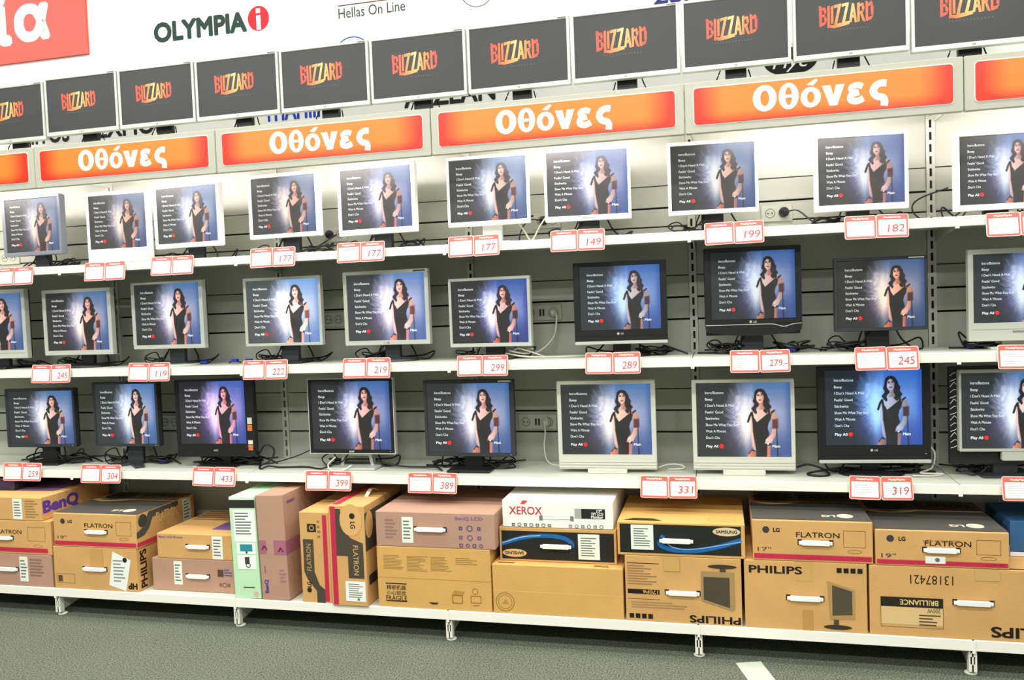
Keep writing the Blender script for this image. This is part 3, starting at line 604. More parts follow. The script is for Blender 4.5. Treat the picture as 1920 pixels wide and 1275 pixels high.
C_HEAD = bpy.data.meshes.new('header_lettering'); C_HEAD.from_pydata([(p[0], -.0007-p[2], -.0095+p[1]) for p in vv], [], ff); C_HEAD.materials.append(M_PAPER)
mb = MB()
for i, wl in enumerate((.05, .07, .06, .066, .04)): mb.box(-.04, -.04+wl, -.0009, -.0006, -.034-i*.0085, -.0325-i*.0085)
C_LINES = mb.mesh('small_print', mat('faint_print', 'a3a9a4', .7))
for key, (cx, dz, price) in CARDS.items():
    z = SHELFZ[key[0]]; idx = '123456789A'.index(key[1])
    for sgn in (-1, 1):
        side = 'left' if sgn < 0 else 'right'
        where = 'by %s monitor on %s shelf' % (ORD[idx], SHELFN[key[0]])
        lab = 'red edged price card reading %s, %s' % (price, where) if price and sgn > 0 else 'red edged price card without figures, %s card %s' % (side, where)
        t = link('price_card', C_EDGE); tag(t, lab, 'price tag', None); t['group'] = 'price cards on the shelf rails'
        t.location = (cx+sgn*.0565, -.0135, z+dz); t.rotation_euler = (math.radians(-9), math.radians(random.uniform(-1.2, 1.2)), 0)
        for nm_, me in (('card_holder', C_HOLD), ('paper', C_PAP), ('header_lettering', C_HEAD), ('small_print', C_LINES)): link(nm_, me, t)
        if price and sgn > 0: flat_text('price_figures', price, .03, .012, -.052, -.0011, ink('c2484e'), t, wd=.058 if len(price) < 4 else .066, bold=-.008, shear=.12)

# ------------------------------------------------------------------ cardboard boxes
def P3(face, x0, x1, y0, y1, z0, z1, u, v, e):
    if face == 'F': return (x0+u*(x1-x0), y0-e, z0+v*(z1-z0))
    if face == 'T': return (x0+u*(x1-x0), y0+v*(y1-y0), z1+e)
    if face == 'R': return (x1+e, y0+u*(y1-y0), z0+v*(z1-z0))
    return (x0-e, y1-u*(y1-y0), z0+v*(z1-z0))
def make_box(label, x0, x1, z0, z1, y0, dep, m, items, lean=0., group='cardboard boxes on the base shelf', name='cardboard_box'):
    w_, h_ = x1-x0, z1-z0; X0, X1, Y0, Y1 = -w_/2, w_/2, 0, dep
    t = thing(name, label, 'box', ((x0+x1)/2, y0, z0+.0006)); t['group'] = group
    if lean: t.rotation_euler = (0, lean, 0); t.location.z += abs(w_/2*math.sin(lean))
    c = .003
    bm = bmesh.new(); bmesh.ops.create_cube(bm, size=1)
    for v in bm.verts: v.co = ((v.co.x)*w_, (v.co.y+.5)*dep, (v.co.z+.5)*h_)
    bmesh.ops.bevel(bm, geom=bm.edges[:], offset=c, segments=2, profile=.5, affect='EDGES')
    me = bpy.data.meshes.new('carton'); bm.to_mesh(me); bm.free(); me.materials.append(m); link('carton', me, t)
    e = .0004
    def wh(face): return (w_, h_) if face == 'F' else ((w_, dep) if face == 'T' else (dep, h_))
    def put(nm_, face, pts, fs, col, ee):
        mb = MB().add([P3(face, X0, X1, Y0, Y1, 0, h_, p[0], p[1], ee+(p[2] if len(p) > 2 else 0)) for p in pts], fs)
        me = bpy.data.meshes.new(nm_); me.from_pydata(mb.v, [], mb.f); me.materials.append(col if not isinstance(col, str) else ink(col)); link(nm_, me, t)
    for it in items:
        k = it[0]; e += .00012
        if k == 'T':      # text: face, string, u, v, height m, colour, width m, rot, bold
            _, face, s, u, v, hh, col, wd, rot, bold = it; W, H = wh(face)
            p, f = text_pts(s, hh, wd, bold, rot); put('printed_lettering', face, [(u+q[0]/W, v+q[1]/H, q[2]) for q in p], f, col, e)
        elif k == 'R':    # filled rectangle
            _, face, u0, v0, u1, v1, col, nm_ = it; put(nm_, face, [(u0,v0),(u1,v0),(u1,v1),(u0,v1)], [(0,1,2,3)], col, e)
        elif k == 'P':
            _, face, pts, col, nm_ = it; put(nm_, face, pts, [tuple(range(len(pts)))], col, e)
        elif k == 'E':    # ellipse, radii in metres
            _, face, u, v, ru, rv, col, nm_ = it; W, H = wh(face); put(nm_, face, [(u+ru/W*math.cos(2*math.pi*i/24), v+rv/H*math.sin(2*math.pi*i/24)) for i in range(24)], [tuple(range(24))], col, e)
        elif k == 'O':    # ring
            _, face, u, v, ru, rv, th, col, nm_ = it; W, H = wh(face); n = 24
            pts = [(u+ru/W*math.cos(2*math.pi*i/n), v+rv/H*math.sin(2*math.pi*i/n)) for i in range(n)]+[(u+(ru-th)/W*math.cos(2*math.pi*i/n), v+(rv-th)/H*math.sin(2*math.pi*i/n)) for i in range(n)]
            put(nm_, face, pts, [(i,(i+1)%n,(i+1)%n+n,i+n) for i in range(n)], col, e)
        elif k == 'S':    # outline rectangle
            _, face, u0, v0, u1, v1, th, col, nm_ = it; W, H = wh(face); a, b_ = th/W, th/H
            put(nm_, face, [(u0,v0),(u1,v0),(u1,v1),(u0,v1),(u0+a,v0+b_),(u1-a,v0+b_),(u1-a,v1-b_),(u0+a,v1-b_)], [(0,1,5,4),(1,2,6,5),(2,3,7,6),(3,0,4,7)], col, e)
        elif k == 'L':    # lines of small print
            _, face, u0, v0, u1, v1, n, col = it; pts = []; fs = []; rn = random.Random(n*7+int(u0*99))
            for i in range(n):
                va = v1-(v1-v0)*(i+.2)/n; vb = v1-(v1-v0)*(i+.62)/n; ue = u0+(u1-u0)*rn.uniform(.55, 1); q = len(pts); pts += [(u0,vb),(ue,vb),(ue,va),(u0,va)]; fs.append((q,q+1,q+2,q+3))
            put('small_print', face, pts, fs, col, e)
        elif k == 'C':    # curved band given as a stroke: face, points, half width (v units of face height), colour
            _, face, pts, th, col, nm_ = it; W, H = wh(face); P = spline([(a*W, b_*H, 0) for a, b_ in pts], 6); q = []
            for i, p in enumerate(P):
                d = (P[min(i+1,len(P)-1)]-P[max(i-1,0)]).normalized(); q.append(((p.x-d.y*th)/W, (p.y+d.x*th)/H)); q.append(((p.x+d.y*th)/W, (p.y-d.x*th)/H))
            put(nm_, face, q, [(2*i,2*i+1,2*i+3,2*i+2) for i in range(len(P)-1)], col, e)
        elif k == 'H':    # carrying handle on the front
            _, u, v, wd = it; cx, cz = X0+u*w_, v*h_
            hd = MB().cbox(cx-wd/2+.008, cx+wd/2-.008, -.013, -.005, cz-.010, cz+.010, .004).build('handle', M_WHITE, t)
            mb = MB(); mb.box(cx-wd/2-.004, cx-wd/2+.012, -.0016, .0, cz-.009, cz+.012); mb.box(cx+wd/2-.012, cx+wd/2+.004, -.0016, 0, cz-.009, cz+.012); mb.build('handle_slot', M_DARK, hd)
            mb = MB(); mb.box(cx-wd/2, cx-wd/2+.012, -.008, -.001, cz-.006, cz+.006); mb.box(cx+wd/2-.012, cx+wd/2, -.008, -.001, cz-.006, cz+.006); mb.build('handle_end', M_WHITE, hd)
        elif k == 'HT':   # handle on the top
            _, u, v, wd = it; cx, cy = X0+u*w_, v*dep
            P = [(cx, cy-wd/2+wd*i/8, h_+.022*math.sin(math.pi*i/8)) for i in range(9)]; mb = MB()
            for a, b_ in zip(P[:-1], P[1:]): mb.add([(a[0]-.009,a[1],a[2]),(a[0]+.009,a[1],a[2]),(b_[0]+.009,b_[1],b_[2]),(b_[0]-.009,b_[1],b_[2]),(a[0]-.009,a[1],a[2]+.003),(a[0]+.009,a[1],a[2]+.003),(b_[0]+.009,b_[1],b_[2]+.003),(b_[0]-.009,b_[1],b_[2]+.003)], [(0,1,2,3),(4,5,6,7),(0,1,5,4),(1,2,6,5),(2,3,7,6),(3,0,4,7)])
            mb.build('handle', M_WHITE, t)
    return t
K, G, RD, PU, BR = '1c1a17', '4d4536', 'c22a48', '5a3a9a', '8a6636'
def lg_front(size, hu=.5, model=''):
    return [('E','F',.115,.76,.013,.013,'3a3a38','emblem'),('T','F','LG',.205,.76,.016,K,None,0,.04),('T','F','FLATRON',.55,.66,.02,K,.155,0,.01),('H',hu,.47,.12),
            ('S','F',.76,.38,.94,.79,.0016,BR,'monitor_outline'),('O','F',.85,.28,.026,.007,.0016,BR,'monitor_outline'),('T','F',size,.1,.28,.016,G,.05,0,0),('R','F',.01,.05,.99,.17,RD,'printed_stripe'),('T','F',model,.9,.11,.008,'7a1830',.06,0,0)]
def lg_top():
    return [('R','T',.0,.02,1,.62,'4b4944','printed_panel'),('C','T',[(.0,.62),(.2,.56),(.42,.62),(.5,.74)],.012,'d8b37a','printed_curve'),('T','T','LG',.66,.16,.03,'e6d9b8',.05,180,.04),('E','T',.8,.17,.03,.03,'e6d9b8','emblem'),('R','T',.05,.66,1,.98,'6a563a','printed_panel'),('T','T','FLATRON',.7,.82,.06,K,.2,0,.04),('E','T',.22,.8,.08,.07,'3a342a','printed_curve')]
def label(u0, v0, u1, v1, n=6):
    return [('R','F',u0,v0,u1,v1,'e9eddf','label_sticker'),('L','F',u0+(u1-u0)*.12,v0+(v1-v0)*.1,u1-(u1-u0)*.12,v1-(v1-v0)*.12,n,'6a6f68')]
def icons(u, v, n, s, du, col=PU):
    out = []
    for i in range(n): out += [('O','F',u+i*du,v,s,s,s*.3,col,'printed_icon')] if i % 2 else [('S','F',u+i*du-.014,v-.05,u+i*du+.014,v+.05,s*.35,col,'printed_icon')]
    return out
BXS = [
('tan cardboard box with purple lettering on its side, top of the leftmost stack', -.603,-.05,.460,.572,-.15,.46,M_TAN, [('H',.36,.5,.12)]+label(.70,.05,.80,.95)+[('L','F',.83,.1,.98,.9,7,'a07a4a'),('T','R','BenQ',.27,.52,.072,PU,.23,0,.05),('R','T',.25,.3,.9,.97,'7d5f86','printed_panel'),('L','T',.1,.4,.95,.98,4,'63496e')]),
('tan cardboard box with red stripe, middle of the leftmost stack', -.567,-.003,.295,.459,-.15,.46,M_TAN, [('T','F','FLATRON',.56,.66,.02,K,.155,0,.01),('H',.5,.47,.12),('S','F',.76,.4,.94,.82,.0016,BR,'monitor_outline'),('O','F',.86,.26,.026,.007,.0016,BR,'monitor_outline'),('R','F',.01,.06,.96,.19,RD,'printed_stripe')]),
('mauve brown cardboard box with a white label, bottom of the leftmost stack', -.546,-.008,Z0,.294,-.15,.46,M_MAUVE, [('H',.52,.52,.12)]+label(.65,.15,.74,.93)+[('L','F',.76,.3,.96,.88,6,'8a6a60'),('L','F',.05,.2,.3,.8,6,'8a6a60')]),
('tan cardboard box with dark printed top, standing on the box with the slanted label', .015,.475,.342,.502,-.15,.44,M_TAN, lg_front('19"',.52)+lg_top()+[('P','R',[(0,.3),(.12,.34),(.2,.5),(.26,.78),(.7,.82),(.7,.98),(.2,.98),(.12,.6),(0,.48)],'4b4944','printed_panel'),('E','R',.1,.78,.03,.03,'3a3a38','emblem'),('R','R',0,.05,1,.17,RD,'printed_stripe'),('R','R',.78,.2,.93,.95,'e9eddf','label_sticker'),('L','R',.8,.3,.91,.9,6,'6a6f68'),('T','R','FLATRON',.5,.7,.05,'d8b37a',.16,0,.02)]),
('tan cardboard box with a slanted shipping label, under the dark topped box', .003,.468,Z0,.341,-.15,.44,M_TAN, [('H',.5,.5,.13),('P','F',[(.66,.14),(.86,.02),(.93,.74),(.72,.93)],'eef0ea','label_sticker'),('T','F','HP',.94,.14,.03,K,.05,180,.05),('L','F',.72,.2,.86,.75,7,'8a8f88'),('E','F',.86,.74,.012,.012,K,'printed_icon'),('S','F',.03,.14,.25,.36,.0014,BR,'printed_frame'),('R','F',.05,.17,.1,.32,'5a482c','printed_icon'),('R','F',.45,.55,.6,.98,'c89858','tape'),('T','R','PHILIPS',.1,.5,.045,K,.18,90,.028)]),
('tan cardboard box with purple printed top, behind the mint green box', .545,.94,.291,.408,-.1,.42,M_TAN, [('H',.55,.5,.12)]+label(.74,.03,.88,.95)+[('T','F','BenQ LCD Monitor',.19,.85,.012,PU,.13,0,.01),('R','T',.6,.2,1,.95,'6d4f84','printed_panel'),('L','T',.05,.55,.9,.98,5,'9a7444')]),
('mauve brown cardboard box beside the mint green box, under the tan box', .511,.946,Z0,.29,-.1,.42,M_MAUVE, [('H',.56,.48,.12)]+label(.27,.2,.37,.92)+[('R','F',.80,.5,.87,.72,'5a4038','printed_icon'),('L','F',.88,.5,.98,.75,3,'6a4f88')]+icons(.83,.25,3,.012,.05,'7a5a50')),
('tall narrow mint green carton with a picture of a monitor', .978,1.108,Z0,.600,-.15,.4,M_BOXGREEN, [('R','F',0,.89,1,.97,'2a2c26','printed_band'),('R','F',.05,.97,.95,.995,'d8ecd4','printed_band'),('R','F',.14,.56,.96,.87,'f0f6ee','printed_panel'),('L','F',.2,.62,.9,.85,8,'5f6a5f'),('R','F',.2,.44,.92,.55,'eef4ec','printed_panel'),('R','F',.32,.465,.8,.535,'2a8f9a','printed_icon'),('R','F',.53,.445,.6,.465,'26332f','printed_icon'),('R','F',.2,.29,.92,.43,'eef4ec','printed_panel'),('R','F',.48,.34,.66,.41,'3a4340','printed_icon'),('O','F',.6,.33,.012,.012,.004,'3a4340','printed_icon'),('L','F',.35,.1,.95,.12,1,'33402f'),('E','F',.82,.05,.012,.012,'dcb6b0','printed_icon')], math.radians(-1.3)),
('tall narrow mauve brown carton with reddish tape round its middle', 1.116,1.25,Z0,.610,-.15,.42,M_MAUVE, [('R','F',0,.44,.28,.57,'a8657a','tape'),('R','F',.55,.43,1,.57,'a8657a','tape'),('R','R',0,.43,.5,.56,'a8657a','tape'),('T','F','>',.2,.5,.03,'5a2a34',.02,90,.02),('T','F','>',.8,.48,.03,'5a2a34',.02,90,.02),('T','F','BenQ',.2,.13,.022,PU,.06,90,.04),('L','F',.15,.2,.22,.36,1,'8a6a80'),('L','F',.7,.16,.95,.3,4,'9a7a80'),('L','R',.08,.88,.35,.94,1,'7a5a90'),('E','T',.5,.4,.014,.008,'4a342c','printed_icon')], math.radians(-1.6)),
('tall tan carton with red stripe and square black mark, beside the mauve carton', 1.314,1.456,Z0,.541,-.15,.42,M_TAN, [('R','F',.26,.78,.56,.87,'2a2620','printed_icon'),('O','F',.41,.825,.012,.012,.004,'d0a162','printed_icon'),('R','F',.78,.02,.92,.97,RD,'printed_stripe'),('P','F',[(.1,.34),(.45,.34),(.6,.2),(.78,.15),(.78,0),(.5,0),(.5,.13),(.2,.26)],'4b4438','printed_panel'),('R','F',.1,.34,.45,.7,'4b4438','printed_panel'),('T','F','FLATRON',.28,.5,.022,'b89358',.12,90,.01),('T','F','LG',.25,.2,.02,K,.025,90,.03),('E','F',.25,.14,.011,.011,'2a2620','emblem'),('L','F',.6,.7,.72,.92,4,'9a7444')]),
('tall tan carton with red edge stripe and top handle, beside the long mauve box', 1.463,1.632,Z0,.576,-.165,.42,M_TAN, [('R','F',.05,.01,.19,.99,RD,'printed_stripe'),('P','F',[(.19,.5),(.5,.5),(.5,.28),(.93,.28),(.93,.63),(.6,.68),(.4,.76),(.33,.97),(.19,.97)],'4b4438','printed_panel'),('T','F','FLATRON',.72,.46,.024,'c8a468',.13,270,.01),('E','F',.62,.86,.052,.07,'d8ac6c','printed_curve'),('E','F',.66,.9,.013,.013,'2a2620','emblem'),('T','F','LG',.67,.81,.022,K,.03,270,.03)]+[('R','F',.4,.05,.95,.25,'eef0ea','label_sticker'),('L','F',.48,.08,.9,.23,7,'7a7f78'),('E','F',.75,.07,.006,.006,'2f8f5f','printed_icon'),('R','R',.0,.55,1,.93,'4b4438','printed_panel'),('E','R',.1,.8,.04,.06,'d8ac6c','printed_curve'),('R','R',.05,.2,.9,.3,'3a332a','printed_panel'),('R','T',.05,.05,.25,.98,RD,'printed_stripe'),('HT',.62,.55,.12)]),
('long mauve cardboard box with purple icons, on the fragile marked box', 1.677,2.207,.4025,.553,-.15,.45,M_MAUVE, [('H',.465,.52,.14)]+label(.225,.12,.32,.86)+[('L','F',.08,.2,.2,.8,6,'94746c'),('T','F','BenQ LCD',.79,.85,.016,'7a5f9a',.12,0,.01)]+icons(.72,.58,3,.013,.075,'5a4a86')+icons(.72,.32,3,.012,.075,'6a5a90')+icons(.72,.1,4,.008,.055,'4a3a70')),
('tan cardboard box marked fragile with printed symbols, under the long mauve box', 1.675,2.183,Z0,.402,-.15,.45,M_TAN2, [('R','F',0,.485,1,.492,'b4853f','flap_seam'),('L','F',.06,.62,.25,.86,10,'a47e42'),('L','F',.27,.6,.46,.86,11,'a47e42'),('L','F',.48,.62,.68,.86,10,'a47e42'),('L','F',.70,.74,.9,.86,4,'a47e42'),('R','F',.07,.385,.26,.4,K,'printed_bar'),('T','F','精密机器',.165,.33,.02,K,.088,0,0),('T','F','小心轻放',.165,.24,.02,K,.088,0,0),('T','F','FRAGILE',.165,.155,.02,K,.095,0,.0),('R','F',.07,.1,.26,.115,K,'printed_bar'),('P','F',[(.45,.115),(.48,.085),(.52,.085),(.54,.115)],'3a2a12','thumb_hole'),('S','F',.66,.12,.75,.26,.003,'9a7030','printed_symbol'),('P','F',[(.66,.26),(.68,.33),(.77,.31),(.75,.26)],'b88a44','printed_symbol'),('S','F',.82,.14,.91,.26,.0025,'9a7030','printed_symbol'),('R','F',.84,.1,.89,.11,'9a7030','printed_symbol'),('O','F',.86,.33,.013,.013,.002,'9a7030','printed_symbol')]),
('white cardboard box with large red lettering, on the black fronted box', 2.229,2.694,.4885,.602,-.10,.42,M_BOXWHITE, [('T','F','XEROX',.215,.62,.034,RD,.14,0,.012),('P','F',[(.17,.86),(.21,.86),(.24,1),(.19,1)],'d94a48','printed_flourish'),('R','F',.66,.38,.78,.74,'a9aaa6','printed_band'),('R','F',.72,.38,.93,.74,'23241f','printed_band'),('T','F','17"',.88,.66,.012,'f2f2f2',.022,0,.03),('T','F','TFT LCD',.86,.555,.012,'f2f2f2',.05,0,.03),('T','F','Monitor',.86,.45,.012,'f2f2f2',.05,0,.03),('R','F',.34,.28,.37,.46,'7d7d78','handle_slot'),('R','F',.62,.28,.65,.46,'7d7d78','handle_slot'),('R','F',.37,.33,.62,.43,'fbfbf8','handle_tab'),('S','F',.37,.33,.62,.43,.001,'b0b0aa','handle_tab')]+icons(.1,.1,7,.008,.055,'4a4a46')+icons(.62,.1,6,.008,.055,'77776f')),
('black fronted cardboard box with blue swoosh, under the white box', 2.212,2.704,.345,.487,-.10,.42,M_TAN, [('R','F',.02,.06,.98,.9,'20221e','printed_panel'),('C','F',[(.02,.5),(.2,.7),(.4,.78),(.56,.72),(.63,.55),(.6,.4)],.0085,'1763a8','printed_swoosh'),('C','F',[(.02,.52),(.2,.72),(.36,.78)],.002,'9cc4e0','printed_swoosh'),('E','F',.13,.24,.052,.017,'d8b37a','emblem'),('T','F','SAMSUNG',.13,.24,.014,K,.08,180,.03),('H',.49,.47,.13)]+label(.68,.12,.86,.86,8)),
('plain ochre cardboard box with round stamp, beside the inverted lettering box', 2.189,2.732,Z0,.3445,-.15,.47,M_TAN2, [('R','F',0,.46,1,.468,'e6c384','flap_seam'),('O','F',.095,.24,.04,.04,.003,'9a7030','round_stamp'),('O','F',.095,.24,.03,.03,.0025,'a87d3a','round_stamp'),('P','F',[(.07,.2),(.1,.3),(.115,.24),(.12,.2)],'b58a44','round_stamp'),('L','T',.04,.02,.2,.07,1,'5a4420'),('L','T',.78,.02,.96,.07,2,'5a4420')]),
('tan box with black front panel and blue wave, on the inverted lettering box', 2.715,3.207,.4035,.538,-.15,.46,M_TAN2, [('R','F',.02,.08,.97,.94,'20221e','printed_panel'),('C','F',[(.37,.62),(.34,.35),(.45,.2),(.62,.2),(.8,.34),(.97,.55)],.009,'1763a8','printed_swoosh'),('C','F',[(.37,.5),(.45,.27),(.62,.25),(.97,.5)],.002,'7fb0d8','printed_swoosh'),('E','F',.86,.78,.052,.017,'d8c49a','emblem'),('T','F','SAMSUNG',.86,.78,.013,K,.08,0,.03),('H',.47,.47,.13)]+label(.11,.18,.29,.92,8)+[('P','T',[(.05,.05),(.12,.12),(.28,.12),(.36,.05)],'3a2f1a','printed_panel'),('S','T',.72,.08,.93,.16,.0015,'9a7030','printed_frame')]),
('tan cardboard box with upside down lettering and upside down monitor print', 2.741,3.19,Z0,.403,-.15,.46,M_TAN, [('H',.5,.46,.13),('T','F','PHILIPS',.77,.08,.03,K,.195,180,.028),('R','F',.02,.42,.3,.49,K,'printed_band'),('T','F','170P6',.22,.455,.014,'d0a162',.06,180,.02),('R','F',.02,.88,.3,.89,K,'printed_bar'),('R','F',.02,.34,.3,.345,K,'printed_bar'),('L','F',.02,.55,.28,.86,8,'9a7a52'),('L','F',.05,.2,.55,.31,3,'a98555')]+[('R','F',.03+i*.055,.05,.07+i*.055,.12,K,'printed_icon') for i in range(4)]+[('P','F',[(.66,.36),(.92,.23),(.94,.25),(.94,.80),(.66,.80)],'a4875a','monitor_print'),('P','F',[(.68,.38),(.9,.27),(.9,.72),(.68,.72)],'4c4434','monitor_print'),('R','F',.82,.80,.87,.86,'4c4434','monitor_print'),('E','F',.84,.88,.055,.008,'3a3428','monitor_print'),('R','F',.34,.78,.48,1,'caa05e','tape')]),
('tan box with red stripe and dark top marked 17, beside the blue wave box', 3.235,3.666,.4035,.56,-.15,.46,M_TAN, lg_front('17"',.53,'L1717S')+lg_top()),
('tan cardboard box with upright lettering at its top left and a monitor print', 3.201,3.643,Z0,.4025,-.15,.46,M_TAN, [('R','F',.42,.72,.56,1,'caa05e','tape'),('T','F','PHILIPS',.26,.87,.03,K,.195,0,.028),('H',.5,.47,.13)]+[('R','F',.76+i*.055,.86,.80+i*.055,.93,K,'printed_icon') for i in range(4)]+[('P','F',[(.7,.18),(.9,.2),(.9,.62),(.68,.74)],'b08c58','monitor_print'),('P','F',[(.72,.24),(.88,.26),(.88,.6),(.72,.68)],'51493a','monitor_print'),('R','F',.73,.08,.77,.18,'4c4434','monitor_print'),('E','F',.76,.075,.05,.009,'3a3428','monitor_print'),('R','F',.48,.0,.56,.3,'c09050','tape')]),
('tan box with red stripe and dark top, rightmost, a white sticker under its handle', 3.674,4.121,.4015,.535,-.15,.46,M_TAN, lg_front('19"',.5,'L1919S')+[('R','F',.38,.1,.53,.3,'eef0ea','label_sticker'),('E','F',.47,.2,.008,.008,'6a6f68','printed_icon'),('T','F','LCD MONITOR',.5,.72,.01,BR,.12,0,0)]+lg_top()),
('large tan cardboard box with handwritten number, rightmost on the base shelf', 3.651,4.277,Z0,.400,-.15,.46,M_TAN, [('T','F','13187421',.34,.82,.034,'2a2620',.145,180,-.012),('R','F',.06,.17,.4,.55,'dcbb84','label_sticker'),('R','F',.06,.42,.4,.56,'26221a','printed_band'),('T','F','BRILLIANCE',.27,.49,.02,'e8c884',.13,180,.02),('T','F','200W',.35,.38,.016,K,.045,180,0),('L','F',.27,.15,.39,.33,4,'5a482c'),('S','F',.06,.13,.4,.56,.0012,'5a482c','printed_frame'),('H',.56,.52,.13),('T','F','PHILIPS',.85,.13,.04,K,.25,180,.028),('R','F',.57,.84,.7,1,'cba468','tape'),('L','T',.7,.0,.98,.04,1,'3a2f1a')]),
('blue cardboard box with white edge, at the right edge behind the dark topped box', 4.175,4.52,.402,.535,.02,.3,M_BOXBLUE, [('R','F',.0,.0,1,.12,'e8ecea','printed_band'),('R','L',.0,.0,1,.3,'e8ecea','printed_band'),('R','L',.4,.35,.9,.8,'2a4a70','printed_panel')]),
('dark cardboard box lying on the tan box with purple lettering', -.66,-.33,.574,.630,-.02,.3,M_BOXBLACK, [('R','F',.05,.2,.95,.8,'3c2a48','printed_panel')]),
]
for it in BXS: make_box(*it)

# ------------------------------------------------------------------ sockets
def socket(x, z, n, lab):
    t = thing('socket_plate', lab, 'socket', (x, D, z), 0, 'wall sockets between the shelves')
    w_ = .055*n+.02
    MB().cbox(-w_/2, w_/2, -.009, 0, -.036, .036, .003).build('plate', mat('socket_plastic', 'b9bcae', .5), t)
    for i in range(n):
        cx = -w_/2+.0375+i*.055; mb = MB()
        if i == 1 and n > 2:
            mb.box(cx-.012, cx-.003, -.0105, -.0085, -.016, .016); mb.box(cx+.003, cx+.012, -.0105, -.0085, -.016, .016); mb.build('data_port', M_DGREY, t)
        else:
            a = [(cx+.021*math.cos(2*math.pi*k/20), .021*math.sin(2*math.pi*k/20)) for k in range(20)]; b_ = [(cx+.018*math.cos(2*math.pi*k/20), .018*math.sin(2*math.pi*k/20)) for k in range(20)]
            mb.add([(p[0], -.011, p[1]) for p in a]+[(p[0], -.011, p[1]) for p in b_], [(k,(k+1)%20,(k+1)%20+20,k+20) for k in range(20)]); o = mb.build('socket_ring', mat('socket_ring', '6f7266', .5), t)
            pn = MB(); pn.box(cx-.011, cx-.006, -.0105, -.008, -.003, .003); pn.box(cx+.006, cx+.011, -.0105, -.008, -.003, .003); pn.build('socket_hole', M_DARK, o)
    return t
socket(2.33, 1.375, 3, 'grey triple wall socket above the middle shelf, right of the sixth monitor')
socket(2.29, .862, 3, 'grey triple wall socket above the bottom shelf, between fifth and sixth monitors')
socket(3.385, 1.772, 2, 'grey wall socket above the top shelf, right of the eighth monitor')
socket(1.30, 1.795, 2, 'grey wall socket above the top shelf, between fourth and fifth monitors')
socket(1.27, 1.375, 2, 'grey wall socket above the middle shelf, right of the fourth monitor')
socket(.30, .862, 2, 'grey wall socket above the bottom shelf, right of the second monitor')
socket(-.66, 1.775, 2, 'grey wall socket above the top shelf, by the first monitor')
socket(2.37, 1.80, 2, 'grey wall socket above the top shelf, left of the seventh monitor')

# ------------------------------------------------------------------ cables
def cable(pts, label_, m=None, r=.0032, plug=None, plugs=()):
    o = MB().tube(spline(pts, 7), r, 6).build('cable', m or M_CABLE, None, True)
    tag(o, label_, 'cable', 'cables on the shelves')
    if plug is not None:
        p = Vector(pts[plug]); MB().box(p.x-.016, p.x+.016, p.y-.009, p.y+.009, p.z-.004, p.z+.011).build('vga_plug', M_BLUE, o)
    for p in plugs:
        q = MB().lathe([(.02, 0), (.021, .012), (.012, .03), (.006, .04)], (0,0,0), 14).build('mains_plug', m or M_CABLE, o, True); q.location = p; q.rotation_euler = (math.pi/2, 0, 0)
    return o
rn = random.Random(11)
for key, (cx, zb, w_, h_, ya, L, R, T, B) in MON.items():
    if STY[key][2] == 'block' or key in ('12', '21', '16'): continue
    z = SHELFZ[key[0]]+.004; idx = '123456789A'.index(key[1]); nm_ = 'the %s monitor on the %s shelf' % (ORD[idx], SHELFN[key[0]])
    s = rn.choice((-1, 1)); y = MY
    # coiled video cable
    a = [(cx+s*.03, y+.09, z+zb+.06), (cx+s*.07, y+.08, z+.05), (cx+s*.08, y+.05, z+.004)]
    ox, oy = cx+s*rn.uniform(.11, .15), y+rn.uniform(.06, .11)
    for i in range(10): an = i*1.5; rr = .045+.012*math.sin(i*2.1); a.append((ox+rr*math.cos(an), oy+rr*.6*math.sin(an), z+.003+.0032*i+.012*(i % 3 == 1)))
    a += [(ox-s*.02, oy-.02, z+.02), (cx-s*.08, y+.085, z+.006), (cx-s*.15, y+.07, z+.004)]
    cable(a, 'black coiled video cable behind the foot of '+nm_, plug=len(a)-1 if key in ('17', '23', '28', '2A', '32', '15') else None)
    # power cord
    a = [(cx-s*.05, y+.09, z+zb+.05), (cx-s*.09, y+.1, z+.045), (cx-s*.13, y+.06, z+.006), (cx-s*rn.uniform(.15,.2), y+.1, z+.004), (cx-s*.17, y+.16, z+.03+rn.uniform(0,.03)), (cx-s*.1, y+.19, z+.012), (cx+s*.05, y+.21, z+.004), (cx+s*.16, y+.2, z+.006), (cx+s*.2, y+.23, z+.004)]
    cable(a, 'black power cord looping behind '+nm_, r=.0036)
    if zb > .06:
        # a second loop hanging close under the screen
        a = [(cx+s*.02, y+.05, z+zb+.01), (cx+s*.08, y+.045, z+.02), (cx+s*.14, y+.03, z+.004), (cx+s*.19, y+.07, z+zb*.45), (cx+s*.15, y+.1, z+zb*.7), (cx+s*.09, y+.085, z+.016), (cx-s*.1, y+.1, z+.004)]
        cable(a, 'black cable hanging in a loop under '+nm_, r=.003)
def coil(cx, cy, z, rx, ry, n, lab, r=.004, m=None, lift=.02, seed=0):
    q = random.Random(seed+int(cx*1000)); a = [(cx-rx*1.7, cy+.03, z+.004)]
    for i in range(n): an = i*1.35+q.uniform(-.2, .2); k = q.uniform(.65, 1.15); a.append((cx+rx*k*math.cos(an), cy+ry*k*math.sin(an), z+.005+q.uniform(0, lift)+.001*i))
    a.append((cx+rx*1.8, cy+q.uniform(-.02, .04), z+.004)); return cable(a, lab, m, r)
